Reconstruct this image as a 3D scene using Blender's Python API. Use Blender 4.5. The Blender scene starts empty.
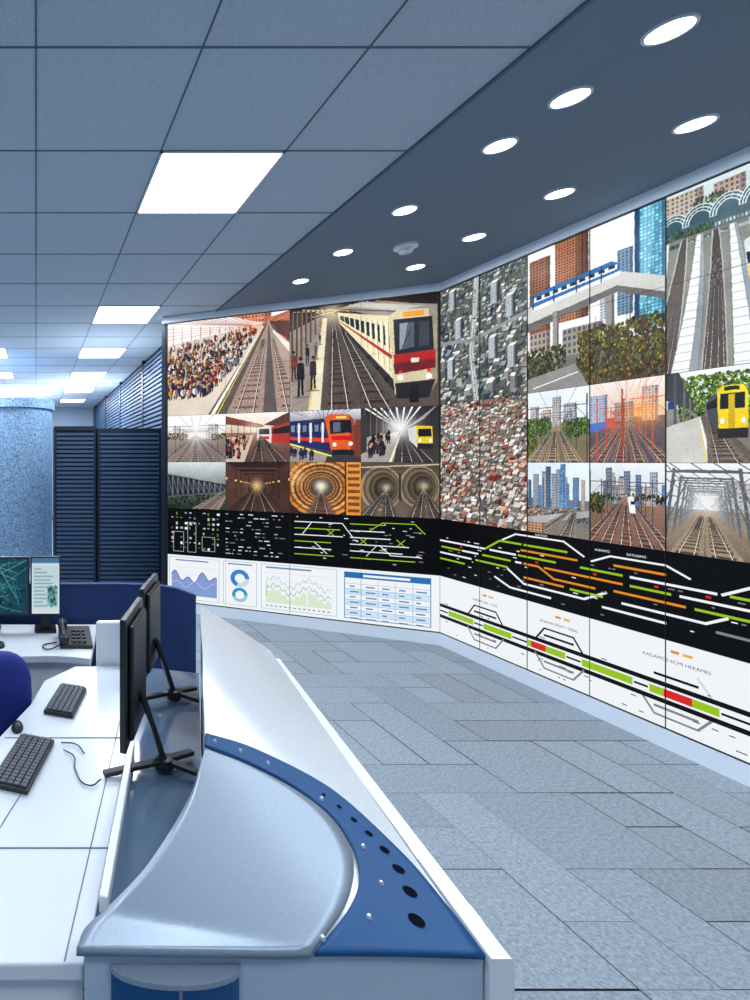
import bpy, math, random
import numpy as np
from mathutils import Vector, Matrix
random.seed(7); rng=np.random.default_rng(7)
S=bpy.context.scene
S.view_settings.view_transform='Standard'
EYE=1.54; CEIL=3.03
# ---------------------------------------------------------------- helpers
def lin(c):
    return tuple(((x/255)/12.92 if x/255<=0.04045 else ((x/255+0.055)/1.055)**2.4) for x in c[:3])
def mat(name,col,rough=.5,metal=0,emit=0,ecol=None,noise=0,nscale=40,bump=0,spec=.5,coat=0):
    m=bpy.data.materials.new(name); m.use_nodes=True
    nt=m.node_tree; b=nt.nodes['Principled BSDF']
    c=lin(col)+(1,)
    b.inputs['Base Color'].default_value=c
    b.inputs['Roughness'].default_value=rough; b.inputs['Metallic'].default_value=metal
    b.inputs['Specular IOR Level'].default_value=spec
    b.inputs['Coat Weight'].default_value=coat
    if emit:
        b.inputs['Emission Color'].default_value=lin(ecol or col)+(1,); b.inputs['Emission Strength'].default_value=emit
    if noise or bump:
        tc=nt.nodes.new('ShaderNodeTexCoord'); n=nt.nodes.new('ShaderNodeTexNoise')
        n.inputs['Scale'].default_value=nscale; n.inputs['Detail'].default_value=5
        nt.links.new(tc.outputs['Object'],n.inputs['Vector'])
        if noise:
            r=nt.nodes.new('ShaderNodeValToRGB')
            r.color_ramp.elements[0].position=.36; r.color_ramp.elements[1].position=.64
            r.color_ramp.elements[0].color=tuple(v*(1-noise) for v in c[:3])+(1,)
            r.color_ramp.elements[1].color=tuple(min(1,v*(1+noise)) for v in c[:3])+(1,)
            nt.links.new(n.outputs['Fac'],r.inputs['Fac']); nt.links.new(r.outputs['Color'],b.inputs['Base Color'])
        if bump:
            bp=nt.nodes.new('ShaderNodeBump'); bp.inputs['Strength'].default_value=bump; bp.inputs['Distance'].default_value=.01
            nt.links.new(n.outputs['Fac'],bp.inputs['Height']); nt.links.new(bp.outputs['Normal'],b.inputs['Normal'])
    return m
def attrmat(name,emit=1.0,base=False,rough=.9,nscale=60):
    m=bpy.data.materials.new(name); m.use_nodes=True
    nt=m.node_tree; b=nt.nodes['Principled BSDF']
    a=nt.nodes.new('ShaderNodeVertexColor'); a.layer_name='Col'
    if base:
        tc=nt.nodes.new('ShaderNodeTexCoord'); n=nt.nodes.new('ShaderNodeTexNoise')
        n.inputs['Scale'].default_value=nscale; n.inputs['Detail'].default_value=6; n.inputs['Roughness'].default_value=.85
        nt.links.new(tc.outputs['Object'],n.inputs['Vector'])
        r=nt.nodes.new('ShaderNodeValToRGB'); r.color_ramp.elements[0].position=.4; r.color_ramp.elements[1].position=.58
        r.color_ramp.elements[0].color=(.5,.52,.55,1); r.color_ramp.elements[1].color=(1,1,1,1)
        nt.links.new(n.outputs['Fac'],r.inputs['Fac'])
        mx=nt.nodes.new('ShaderNodeMix'); mx.data_type='RGBA'; mx.blend_type='MULTIPLY'; mx.inputs[0].default_value=1
        nt.links.new(a.outputs['Color'],mx.inputs[6]); nt.links.new(r.outputs['Color'],mx.inputs[7])
        nt.links.new(mx.outputs[2],b.inputs['Base Color']); b.inputs['Roughness'].default_value=rough
        bp=nt.nodes.new('ShaderNodeBump'); bp.inputs['Strength'].default_value=.3; bp.inputs['Distance'].default_value=.004
        nt.links.new(n.outputs['Fac'],bp.inputs['Height']); nt.links.new(bp.outputs['Normal'],b.inputs['Normal'])
    else:
        b.inputs['Base Color'].default_value=(.01,.01,.012,1); b.inputs['Roughness'].default_value=.35
        b.inputs['Specular IOR Level'].default_value=.1
        nt.links.new(a.outputs['Color'],b.inputs['Emission Color']); b.inputs['Emission Strength'].default_value=emit
    return m
def empty(name,loc=(0,0,0)):
    e=bpy.data.objects.new(name,None); e.empty_display_size=.1; S.collection.objects.link(e); return e
def mesh(name,v,f,m,par=None,smooth=False,bevel=0,solid=0):
    me=bpy.data.meshes.new(name); me.from_pydata(v,[],f); me.update()
    if smooth: me.polygons.foreach_set('use_smooth',[True]*len(me.polygons))
    o=bpy.data.objects.new(name,me); S.collection.objects.link(o)
    if m: me.materials.append(m)
    if par: o.parent=par
    if solid:
        s=o.modifiers.new('s','SOLIDIFY'); s.thickness=solid; s.offset=-1
    if bevel:
        b=o.modifiers.new('b','BEVEL'); b.width=bevel; b.segments=3; b.limit_method='ANGLE'
    return o
def boxvf(x0,x1,y0,y1,z0,z1):
    v=[(x0,y0,z0),(x1,y0,z0),(x1,y1,z0),(x0,y1,z0),(x0,y0,z1),(x1,y0,z1),(x1,y1,z1),(x0,y1,z1)]
    f=[(0,3,2,1),(4,5,6,7),(0,1,5,4),(1,2,6,5),(2,3,7,6),(3,0,4,7)]
    return v,f
def box(name,x0,x1,y0,y1,z0,z1,m,par=None,bevel=0):
    v,f=boxvf(x0,x1,y0,y1,z0,z1); return mesh(name,v,f,m,par,bevel=bevel)
def boxes(name,lst,m,par=None,bevel=0):
    V=[];F=[]
    for b in lst:
        v,f=boxvf(*b); n=len(V); V+=v; F+=[tuple(i+n for i in q) for q in f]
    return mesh(name,V,F,m,par,bevel=bevel)
def bar(name,p,q,w,h,m,par=None,bevel=0):
    p=Vector(p);q=Vector(q);d=(q-p).normalized()
    up=Vector((0,0,1)) if abs(d.z)<.9 else Vector((1,0,0))
    s=d.cross(up).normalized()*w/2; t=s.cross(d).normalized()*h/2
    v=[p-s-t,p+s-t,p+s+t,p-s+t,q-s-t,q+s-t,q+s+t,q-s+t]
    f=[(0,1,2,3),(7,6,5,4),(0,4,5,1),(1,5,6,2),(2,6,7,3),(3,7,4,0)]
    return mesh(name,[tuple(a) for a in v],f,m,par,bevel=bevel)
def prism(name,pts,z0,z1,m,par=None,bevel=0):
    n=len(pts)
    ar=sum(pts[i][0]*pts[(i+1)%n][1]-pts[(i+1)%n][0]*pts[i][1] for i in range(n))
    if ar<0: pts=pts[::-1]
    v=[(x,y,z0) for x,y in pts]+[(x,y,z1) for x,y in pts]
    f=[tuple(range(n))[::-1],tuple(range(n,2*n))]+[(i,(i+1)%n,(i+1)%n+n,i+n) for i in range(n)]
    return mesh(name,v,f,m,par,bevel=bevel)
def lathe(name,cx,cy,prof,m,par=None,seg=48,smooth=True):
    V=[];F=[]
    for r,z in prof:
        for k in range(seg):
            a=2*math.pi*k/seg; V.append((cx+r*math.cos(a),cy+r*math.sin(a),z))
    for i in range(len(prof)-1):
        for k in range(seg):
            F.append((i*seg+k,i*seg+(k+1)%seg,(i+1)*seg+(k+1)%seg,(i+1)*seg+k))
    F.append(tuple(range(seg))[::-1]); F.append(tuple(range((len(prof)-1)*seg,len(prof)*seg)))
    o=mesh(name,V,F,m,par,smooth=smooth)
    e=o.modifiers.new('e','EDGE_SPLIT'); e.split_angle=.6
    return o
def tube(name,pts,r,m,par=None):
    cu=bpy.data.curves.new(name,'CURVE'); cu.dimensions='3D'; cu.bevel_depth=r; cu.bevel_resolution=3
    sp=cu.splines.new('BEZIER'); sp.bezier_points.add(len(pts)-1)
    for b,p in zip(sp.bezier_points,pts): b.co=p; b.handle_left_type=b.handle_right_type='AUTO'
    o=bpy.data.objects.new(name,cu); S.collection.objects.link(o); cu.materials.append(m)
    if par:o.parent=par
    return o
# ---------------------------------------------------------------- materials
M_ceil=mat('ceiling_tile',(176,192,208),.9,noise=.07,nscale=110)
M_plain=mat('ceiling_plaster',(112,132,150),.75)
M_grid=mat('ceiling_grid',(84,100,118),.7)
M_panel=mat('light_diffuser',(255,255,255),.5,emit=7,ecol=(244,250,255))
M_down=mat('downlight_lens',(255,255,255),.5,emit=8,ecol=(244,250,255))
M_trimw=mat('white_trim',(205,218,230),.5)
M_wall=mat('wall_paint',(150,168,188),.85)
M_frame=mat('wall_frame_light',(228,238,248),.5)
M_black=mat('black_plastic',(22,24,28),.4)
M_blackm=mat('dark_metal',(26,38,56),.35,metal=.3)
M_white=mat('console_white',(230,236,243),.28,coat=.4)
M_desk=mat('desk_laminate',(218,226,234),.28,coat=.3)
M_grey=mat('brushed_silver',(146,162,180),.36,metal=.35,noise=.04,nscale=220)
M_face=mat('end_face_grey',(176,194,212),.5)
M_cream=mat('deck_silver',(220,228,236),.22,metal=.25,noise=.03,nscale=120)
M_blue=mat('blue_panel',(0,74,128),.5,coat=0,spec=.35)
M_dblue=mat('dark_blue_fabric',(24,52,104),.8,noise=.15,nscale=200)
M_chair=mat('chair_fabric',(22,44,128),.8,noise=.2,nscale=250)
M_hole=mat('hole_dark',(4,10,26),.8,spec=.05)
M_bolt=mat('bolt',(220,228,235),.25,metal=.6)
M_ledge=mat('dark_ledge',(84,106,130),.14,coat=.5)
M_seam=mat('seam',(110,124,140),.8)
M_louv=mat('louver',(52,80,112),.5,metal=.2)
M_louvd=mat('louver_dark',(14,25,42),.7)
M_pill=mat('pillar_frost',(116,148,180),.6,noise=.5,nscale=42)
M_key=mat('keycap',(60,66,76),.5)
M_joint=mat('floor_joint',(34,44,56),.9)
# ---------------------------------------------------------------- room shell
XL=-4.0; XR=3.46; YB=14.0; YF=-2.0
fl=empty('floor')
box('subfloor',XL,XR,YF,YB,-.1,-.004,M_joint,fl)
cs=.24; nx=int((XR-XL)/cs)+1; ny=int((YB-YF)/cs)+3
occ=np.zeros((nx,ny),bool); V=[];F=[];COL=[]
opts=[(1,1),(2,1),(3,1),(2,1),(4,1),(2,2),(1,2),(3,2),(3,1),(1,1),(1,3)]
for j in range(ny):
    for i in range(nx):
        if occ[i,j]: continue
        random.shuffle(opts)
        for w,h in opts:
            if i+w<=nx and j+h<=ny and not occ[i:i+w,j:j+h].any(): break
        else: w=h=1
        occ[i:i+w,j:j+h]=True
        x0=XL+i*cs; y0=YF+j*cs*.9; g=random.choice([.0008,.002,.0035])
        x1=min(x0+w*cs,XR); y1=min(y0+h*cs*.9,YB)
        if y1<=y0 or x1<=x0: continue
        b=len(V); V+=[(x0+g,y0+g,0),(x1-g,y0+g,0),(x1-g,y1-g,0),(x0+g,y1-g,0)]
        F.append((b,b+1,b+2,b+3)); k=random.uniform(.95,1.04)
        c=lin((152*k,165*k,177*k)); COL+=[c+(1,)]*4
o=mesh('carpet_planks',V,F,attrmat('carpet',base=True,nscale=75,rough=.5),fl)
ca=o.data.color_attributes.new('Col','FLOAT_COLOR','POINT'); ca.data.foreach_set('color',np.array(COL).ravel())
XE=1.788
ce=empty('ceiling')
box('tile_field',XL,XE,YF,YB,CEIL,CEIL+.1,M_ceil,ce)
box('plaster_field',XE,XR,YF,YB,CEIL-.004,CEIL+.1,M_plain,ce)
lst=[]
for i in range(-6,3):
    x=i*.6; lst.append((x-.0035,x+.0035,YF,YB,CEIL-.003,CEIL+.001))
for j in range(-3,24):
    y=j*.6; lst.append((XL,XE,y-.0035,y+.0035,CEIL-.0025,CEIL+.001))
boxes('tile_grid',lst,M_grid,ce)
box('edge_trim',XE-.01,XE+.004,YF,YB,CEIL-.012,CEIL,M_grid,ce)
box('wall_left',XL-.1,XL,YF,YB,0,CEIL,M_wall)
box('wall_right',XR,XR+.1,YF,YB,0,CEIL,M_wall)
box('wall_back',XL,XR,YB,YB+.1,0,CEIL,M_wall)
box('wall_front',XL,XR,YF-.1,YF,0,CEIL,M_wall)
# ---------------------------------------------------------------- ceiling lights
def area(x,y,s,e,z=CEIL-.03,shape='SQUARE',col=(.88,.94,1)):
    l=bpy.data.lights.new('lamp','AREA'); l.energy=e; l.size=s; l.shape=shape; l.color=col
    ob=bpy.data.objects.new('lamp',l); ob.location=(x,y,z); S.collection.objects.link(ob); return ob
def panel(x0,y0,pw=24):
    e=empty('ceiling_light_panel')
    boxes('frame',[(x0,x0+.6,y0,y0+.012,CEIL-.008,CEIL),(x0,x0+.6,y0+.588,y0+.6,CEIL-.008,CEIL),(x0,x0+.012,y0,y0+.6,CEIL-.008,CEIL),(x0+.588,x0+.6,y0,y0+.6,CEIL-.008,CEIL)],M_trimw,e)
    box('diffuser',x0+.01,x0+.59,y0+.01,y0+.59,CEIL-.006,CEIL,M_panel,e)
    a=area(x0+.3,y0+.3,.56,pw); a.parent=e
for y in (-.6,2.4,4.8,6.6,8.4,10.2,12.0): panel(.6,y,(9 if y<0 else 18) if y<6 else 38)
for y in (-.6,2.4,4.8,6.6,8.4,10.2,12.0): panel(-1.0,y,(9 if y<0 else 18) if y<6 else 38)
for y in (0,3.6,7.2,10.8): panel(-3.0,y,20)
def down(x,y):
    e=empty('recessed_downlight')
    lathe('rim',x,y,[(.066,CEIL-.004),(.064,CEIL-.012),(.056,CEIL-.012),(.055,CEIL-.006)],M_trimw,e,40)
    lathe('lens',x,y,[(.056,CEIL-.004),(.054,CEIL-.009),(.02,CEIL-.010)],M_down,e,40)
    a=area(x,y,.10,4.2,CEIL-.02,'DISK'); a.parent=e
for y in (-.4,.2,.8,1.3,1.72,2.04,2.35,2.956,3.55,4.12): down(2.18,y)
for y in (-.1,.5,1.07,1.64,2.2,2.77,3.31,3.82): down(2.9,y)
for x,y,s,en in ((.9,6.25,.5,12),(-1.6,7.5,1.0,28),(-.6,11,1.6,55),(.9,9.5,.9,30)):  # unseen upward fill lamps with no fixture, added to brighten the rear ceiling
    a=area(x,y,s,en,2.1); a.rotation_euler=(math.pi,0,0); a.name='ceiling_fill'; a.data.name='ceiling_fill'
e=empty('smoke_detector')
lathe('base',2.55,3.45,[(.072,CEIL-.004),(.072,CEIL-.02),(.06,CEIL-.026)],M_white,e,32)
lathe('sensor',2.55,3.45,[(.045,CEIL-.026),(.045,CEIL-.03),(.036,CEIL-.03),(.036,CEIL-.045),(.042,CEIL-.047),(.03,CEIL-.058),(.01,CEIL-.06)],M_trimw,e,32)
# ---------------------------------------------------------------- picture painter
def sn(h,w,cell):
    gh,gw=h//cell+3,w//cell+3; g=rng.normal(0,1,(gh,gw)); y=np.arange(h)/cell; x=np.arange(w)/cell
    yi=y.astype(int); xi=x.astype(int); fy=(y-yi)[:,None]; fx=(x-xi)[None]; fy=fy*fy*(3-2*fy); fx=fx*fx*(3-2*fx)
    a=g[yi][:,xi]; b=g[yi][:,xi+1]; c=g[yi+1][:,xi]; d=g[yi+1][:,xi+1]
    return (a*(1-fx)+b*fx)*(1-fy)+(c*(1-fx)+d*fx)*fy
class C:
    def __init__(s,w,h,bg=(0,0,0)):
        s.w,s.h=w*2,h*2; s.a=np.ones((s.h,s.w,3))*np.array(bg,float); s.fx=1
    def poly(s,pts,col,al=1.):
        P=[(x*s.w,y*s.h) for x,y in pts]
        x0=max(0,int(min(p[0] for p in P))); x1=min(s.w,int(max(p[0] for p in P))+2)
        y0=max(0,int(min(p[1] for p in P))); y1=min(s.h,int(max(p[1] for p in P))+2)
        if x1<=x0 or y1<=y0: return
        X,Y=np.meshgrid(np.arange(x0,x1)+.5,np.arange(y0,y1)+.5); m=np.zeros(X.shape,bool)
        n=len(P)
        for i in range(n):
            ax,ay=P[i]; bx,by=P[(i+1)%n]
            if ay==by: continue
            m^=((ay>Y)!=(by>Y))&(X<(bx-ax)*(Y-ay)/(by-ay)+ax)
        r=s.a[y0:y1,x0:x1]; r[m]=r[m]*(1-al)+np.array(col,float)*al
    def rect(s,x0,y0,x1,y1,col,al=1.): s.poly([(x0,y0),(x1,y0),(x1,y1),(x0,y1)],col,al)
    def line(s,p,q,w0,col,w1=None,al=1.):
        w1=w0 if w1 is None else w1
        ax,ay=p[0]*s.w,p[1]*s.h; bx,by=q[0]*s.w,q[1]*s.h
        d=math.hypot(bx-ax,by-ay) or 1; nx_,ny_=-(by-ay)/d*s.h/2,(bx-ax)/d*s.h/2
        P=[(ax+nx_*w0,ay+ny_*w0),(bx+nx_*w1,by+ny_*w1),(bx-nx_*w1,by-ny_*w1),(ax-nx_*w0,ay-ny_*w0)]
        s.poly([(x/s.w,y/s.h) for x,y in P],col,al)
    def pl(s,pts,w,col,al=1.):
        for a,b in zip(pts,pts[1:]): s.line(a,b,w,col,al=al)
    def ell(s,cx,cy,rx,ry,col,al=1.,a0=0,a1=360):
        n=20; P=[(cx+rx*math.cos(math.radians(a0+(a1-a0)*k/n)),cy+ry*math.sin(math.radians(a0+(a1-a0)*k/n))) for k in range(n+1)]
        s.poly(P,col,al)
    def glow(s,cx,cy,r,col,al=.7):
        Y,X=np.mgrid[0:s.h,0:s.w]; d=((X-cx*s.w)**2+(Y-cy*s.h)**2)/(r*s.h*.55)**2; m=(al*np.exp(-d))[...,None]; s.a=s.a*(1-m)+np.array(col,float)*m
    def arc(s,cx,cy,rx,ry,w,col,a0=180,a1=360):
        n=18; P=[(cx+rx*math.cos(math.radians(a0+(a1-a0)*k/n)),cy+ry*math.sin(math.radians(a0+(a1-a0)*k/n))) for k in range(n+1)]
        s.pl(P,w,col)
    def grad(s,y0,y1,c0,c1):
        a,b=int(y0*s.h),int(y1*s.h); t=np.linspace(0,1,max(1,b-a))[:,None,None]
        s.a[a:b]=np.array(c0,float)*(1-t)+np.array(c1,float)*t
    def out(s,con=1.14):
        a=s.a; h,w=s.h,s.w
        if s.fx:
            dx=sn(h,w,12)*.5; dy=sn(h,w,12)*.5
            Y,X=np.mgrid[0:h,0:w]; X=np.clip(X+dx,0,w-1).astype(int); Y=np.clip(Y+dy,0,h-1).astype(int); a=a[Y,X]
            n=1+.05*sn(h,w,120)+.035*sn(h,w,40)+.03*sn(h,w,5)+.06*sn(h,w,3)+.05*rng.normal(0,1,(h,w))
            lum=a.mean(2)/255; k=np.clip(1.2-1.0*lum,.06,1)
            a=a*(1+(n-1)*k)[...,None]
            a=(a-118)*con+121
            sm_=a.copy(); sm_[2:-2,2:-2]=(a[:-4,2:-2]+a[4:,2:-2]+a[2:-2,:-4]+a[2:-2,4:])/4; a=a+.35*(a-sm_)
        a=np.clip(a,0,255)/255; a=a.reshape(h//2,2,w//2,2,3).mean((1,3))
        return np.where(a<=.04045,a/12.92,((a+.055)/1.055)**2.4)
R=random.uniform
def lp(a,b,t): return (a[0]+(b[0]-a[0])*t,a[1]+(b[1]-a[1])*t)
def tracks(c,vp,xs,g=.05,base=1.05,rail=(205,205,210),tie=(88,78,72),bal=None,n=34):
    bal=bal or tuple(min(255,v*1.35+14) for v in tie)
    for bx in xs: c.poly([(bx-2.2*g,base),(bx+2.2*g,base),vp],bal)
    for _ in range(1400):
        t=R(0,1)**.6; bx=random.choice(xs); p=lp((bx+R(-2.2,2.2)*g,base),vp,1-t); k=R(.6,1.35); z_=.0045*t; c.rect(p[0]-z_,p[1]-z_,p[0]+z_,p[1]+z_,tuple(min(255,v*k) for v in bal))
    for bx in xs:
        for k in range(n):
            t=1-1/(1+k*.13); p=lp((bx,base),vp,t); w=1.5*g*(1-t); q=R(.8,1.1)
            c.line((p[0]-w,p[1]),(p[0]+w,p[1]),.024*(1-t)+.001,tuple(v*q for v in tie))
        for sg in (-1,1):
            c.line((bx+sg*g+.006,base),vp,.014,tuple(v*.4 for v in tie),.002); c.line((bx+sg*g,base),vp,.008,rail,.0015)
def crowd(c,poly,n,s0,s1,pal):
    ys=[p[1] for p in poly]; xs=[p[0] for p in poly]; L=[]
    def ins(x,y):
        r=False
        for i in range(len(poly)):
            a=poly[i];b=poly[(i+1)%len(poly)]
            if (a[1]>y)!=(b[1]>y) and x<(b[0]-a[0])*(y-a[1])/(b[1]-a[1])+a[0]: r=not r
        return r
    while len(L)<n:
        x,y=R(min(xs),max(xs)),R(min(ys),max(ys))
        if ins(x,y): L.append((y,x))
    L.sort()
    for y,x in L:
        t=(y-min(ys))/(max(ys)-min(ys)); s=s0+(s1-s0)*t; col=random.choice(pal)
        c.rect(x-s*.12,y-s*.5,x-s*.02,y,(30,30,40)); c.rect(x+s*.02,y-s*.5,x+s*.12,y-s*.04,(46,44,56))
        c.ell(x,y-s*.6,s*.17,s*.28,col); c.ell(x+s*.07,y-s*.6,s*.1,s*.26,tuple(v*.65 for v in col)); c.ell(x,y-s*.95,s*.085,s*.11,random.choice([(60,40,30),(190,150,120),(30,25,25),(120,80,50)]))
def facade(c,x0,y0,x1,y1,col,win,nx,ny,k=.55):
    c.rect(x0,y0,x1,y1,col); dx=(x1-x0)/nx; dy=(y1-y0)/ny
    for i in range(nx):
        for j in range(ny):
            q=R(.7,1.15); c.rect(x0+dx*(i+.2),y0+dy*(j+.2),x0+dx*(i+.2+k),y0+dy*(j+.2+k),tuple(min(255,v*q) for v in win))
    c.rect(x0+(x1-x0)*.82,y0,x1,y1,tuple(v*.5 for v in col),.45)
def leaves(c,x0,y0,x1,y1,n,g=(70,110,40),r=.03):
    for m in range(int(n*4)):
        t=m/(n*4); k=R(.15,.5)+t*R(.1,1.15); q=r*R(.2,.8)*(1.1-.85*t); x,y=R(x0,x1),R(y0,y1)
        y=y0+(y-y0)*(.8+.4*R(0,1)); c.ell(x,y,q*.8,q,(g[0]*k*R(.8,1.3),g[1]*k,g[2]*k*R(.6,1.2)))
def masts(c,vp,side,n=6,col=(70,74,80),span=.9):
    for k in range(n):
        t=1-1/(1+k*.5); x,y=lp((side,1.0),vp,t); h=span*(1-t)
        c.line((x,y),(x,y-h),.012*(1-t)+.004,col)
        c.line((x,y-h*.85),(x+(vp[0]-side)*.9*(1-t),y-h*.85),.007*(1-t)+.003,col)
        c.line((x,y-h*.65),(x+(vp[0]-side)*.4*(1-t),y-h*.85),.004*(1-t)+.002,col)
def wires(c,vp,xs,col=(90,95,100)):
    for x in xs: c.line((x,0),vp,.005,col,.002)
def town(c,y0,y1,rows,pal,tall=.1,green=.25,g=(62,92,48),sk=.5):
    for r in range(rows):
        t=r/rows; y=y0+(y1-y0)*t; sc=.5+.6*t; x=-.05
        leaves(c,0,y-.01,1,y+.03,int(20*green*2),g,.02*sc)
        while x<1:
            w=R(.015,.075)*sc; h=R(.01,.05)*sc if random.random()<.8 else R(.05,tall*2)*sc; d=R(.015,.05)*sc; q=random.choice(pal); s_=R(-.6,.9)*sk; yy=y+R(-.015,.015); u=R(.75,1.15); q=tuple(min(255,v*u) for v in q)
            if random.random()>green:
                c.poly([(x,yy),(x+w,yy+s_*w*.4),(x+w,yy-h+s_*w*.4),(x,yy-h)],tuple(v*.6 for v in q)); c.poly([(x+w,yy+s_*w*.4),(x+w+d*.5,yy-d*.6+s_*w*.4),(x+w+d*.5,yy-h-d*.6+s_*w*.4),(x+w,yy-h+s_*w*.4)],tuple(v*.36 for v in q))
                c.poly([(x,yy-h),(x+w,yy-h+s_*w*.4),(x+w+d*.5,yy-h-d*.8+s_*w*.4),(x+d*.5,yy-h-d*.8)],q)
                n=max(2,int(h/.012))
                for j in range(n): c.line((x+.003,yy-h*(j+.5)/n),(x+w-.003,yy-h*(j+.5)/n+s_*w*.4),.003,tuple(v*.4 for v in q))
                if random.random()<.4: c.rect(x+w*.3,yy-h-d*.6,x+w*.5,yy-h-d*.3,tuple(v*.7 for v in q))
            x+=w+R(.002,.035)*sc
def p_crowd(c):
    c.grad(0,.35,(252,248,244),(235,215,200)); c.grad(.35,1,(190,160,130),(150,130,118))
    facade(c,.55,.0,.86,.14,(214,150,120),(140,90,76),12,3)
    c.poly([(0,0),(.55,0),(.8,.1),(.75,.14),(0,.22)],(244,242,238))
    for k in range(12): c.line((0+.06*k,0),(.72,.12),.006,(206,110,80) if k%2 else (160,160,160),.002)
    for k in range(9): c.line((.05+.08*k,.03+.012*k),(.05+.08*k,.32-.02*k),.007,(140,80,56))
    for k in range(4): c.line((0,.06+.04*k),(.72,.12),.004,(200,90,60),.002)
    c.poly([(.82,.06),(1,.0),(1,.55),(.86,.2)],(196,120,90)); c.poly([(.84,.09),(1,.1),(1,.3),(.86,.16)],(90,60,56))
    for k in range(7): c.line((.84+.02*k,.1),(1,.08*k),.006,(110,60,50))
    c.poly([(.78,.12),(.88,.12),(1,.45),(1,1.02),(.3,1.02)],(96,88,86))
    c.poly([(0,.24),(.78,.1),(.8,.14),(.34,1.02),(0,1.02)],(214,200,184))
    for k in range(14): y=.3+.05*k; c.line((0,y),(.7-.025*k,y*.8+.02),.003,(190,174,158))
    c.line((.38,1.02),(.8,.13),.035,(250,240,225),.006); c.line((.42,1.02),(.805,.13),.012,(230,190,60),.003)
    tracks(c,(.84,.08),[.64,1.06],.07,1.05,(225,215,205),(110,92,84))
    c.poly([(.87,.2),(1,.42),(1,.72),(.86,.2)],(170,150,136)); c.poly([(.87,.17),(1,.33),(1,.42),(.87,.2)],(226,216,206))
    crowd(c,[(0,.3),(.6,.18),(.78,.14),(.6,.5),(.34,.82),(0,.84)],440,.045,.12,[(40,40,60),(150,30,30),(210,80,40),(230,225,220),(60,70,110),(30,30,30),(200,150,60),(160,110,80),(90,40,40),(226,170,150),(240,236,230),(120,130,150)])
    c.glow(.15,.04,.3,(255,248,238),.7); c.glow(.7,.1,.2,(255,120,80),.3)
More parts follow.
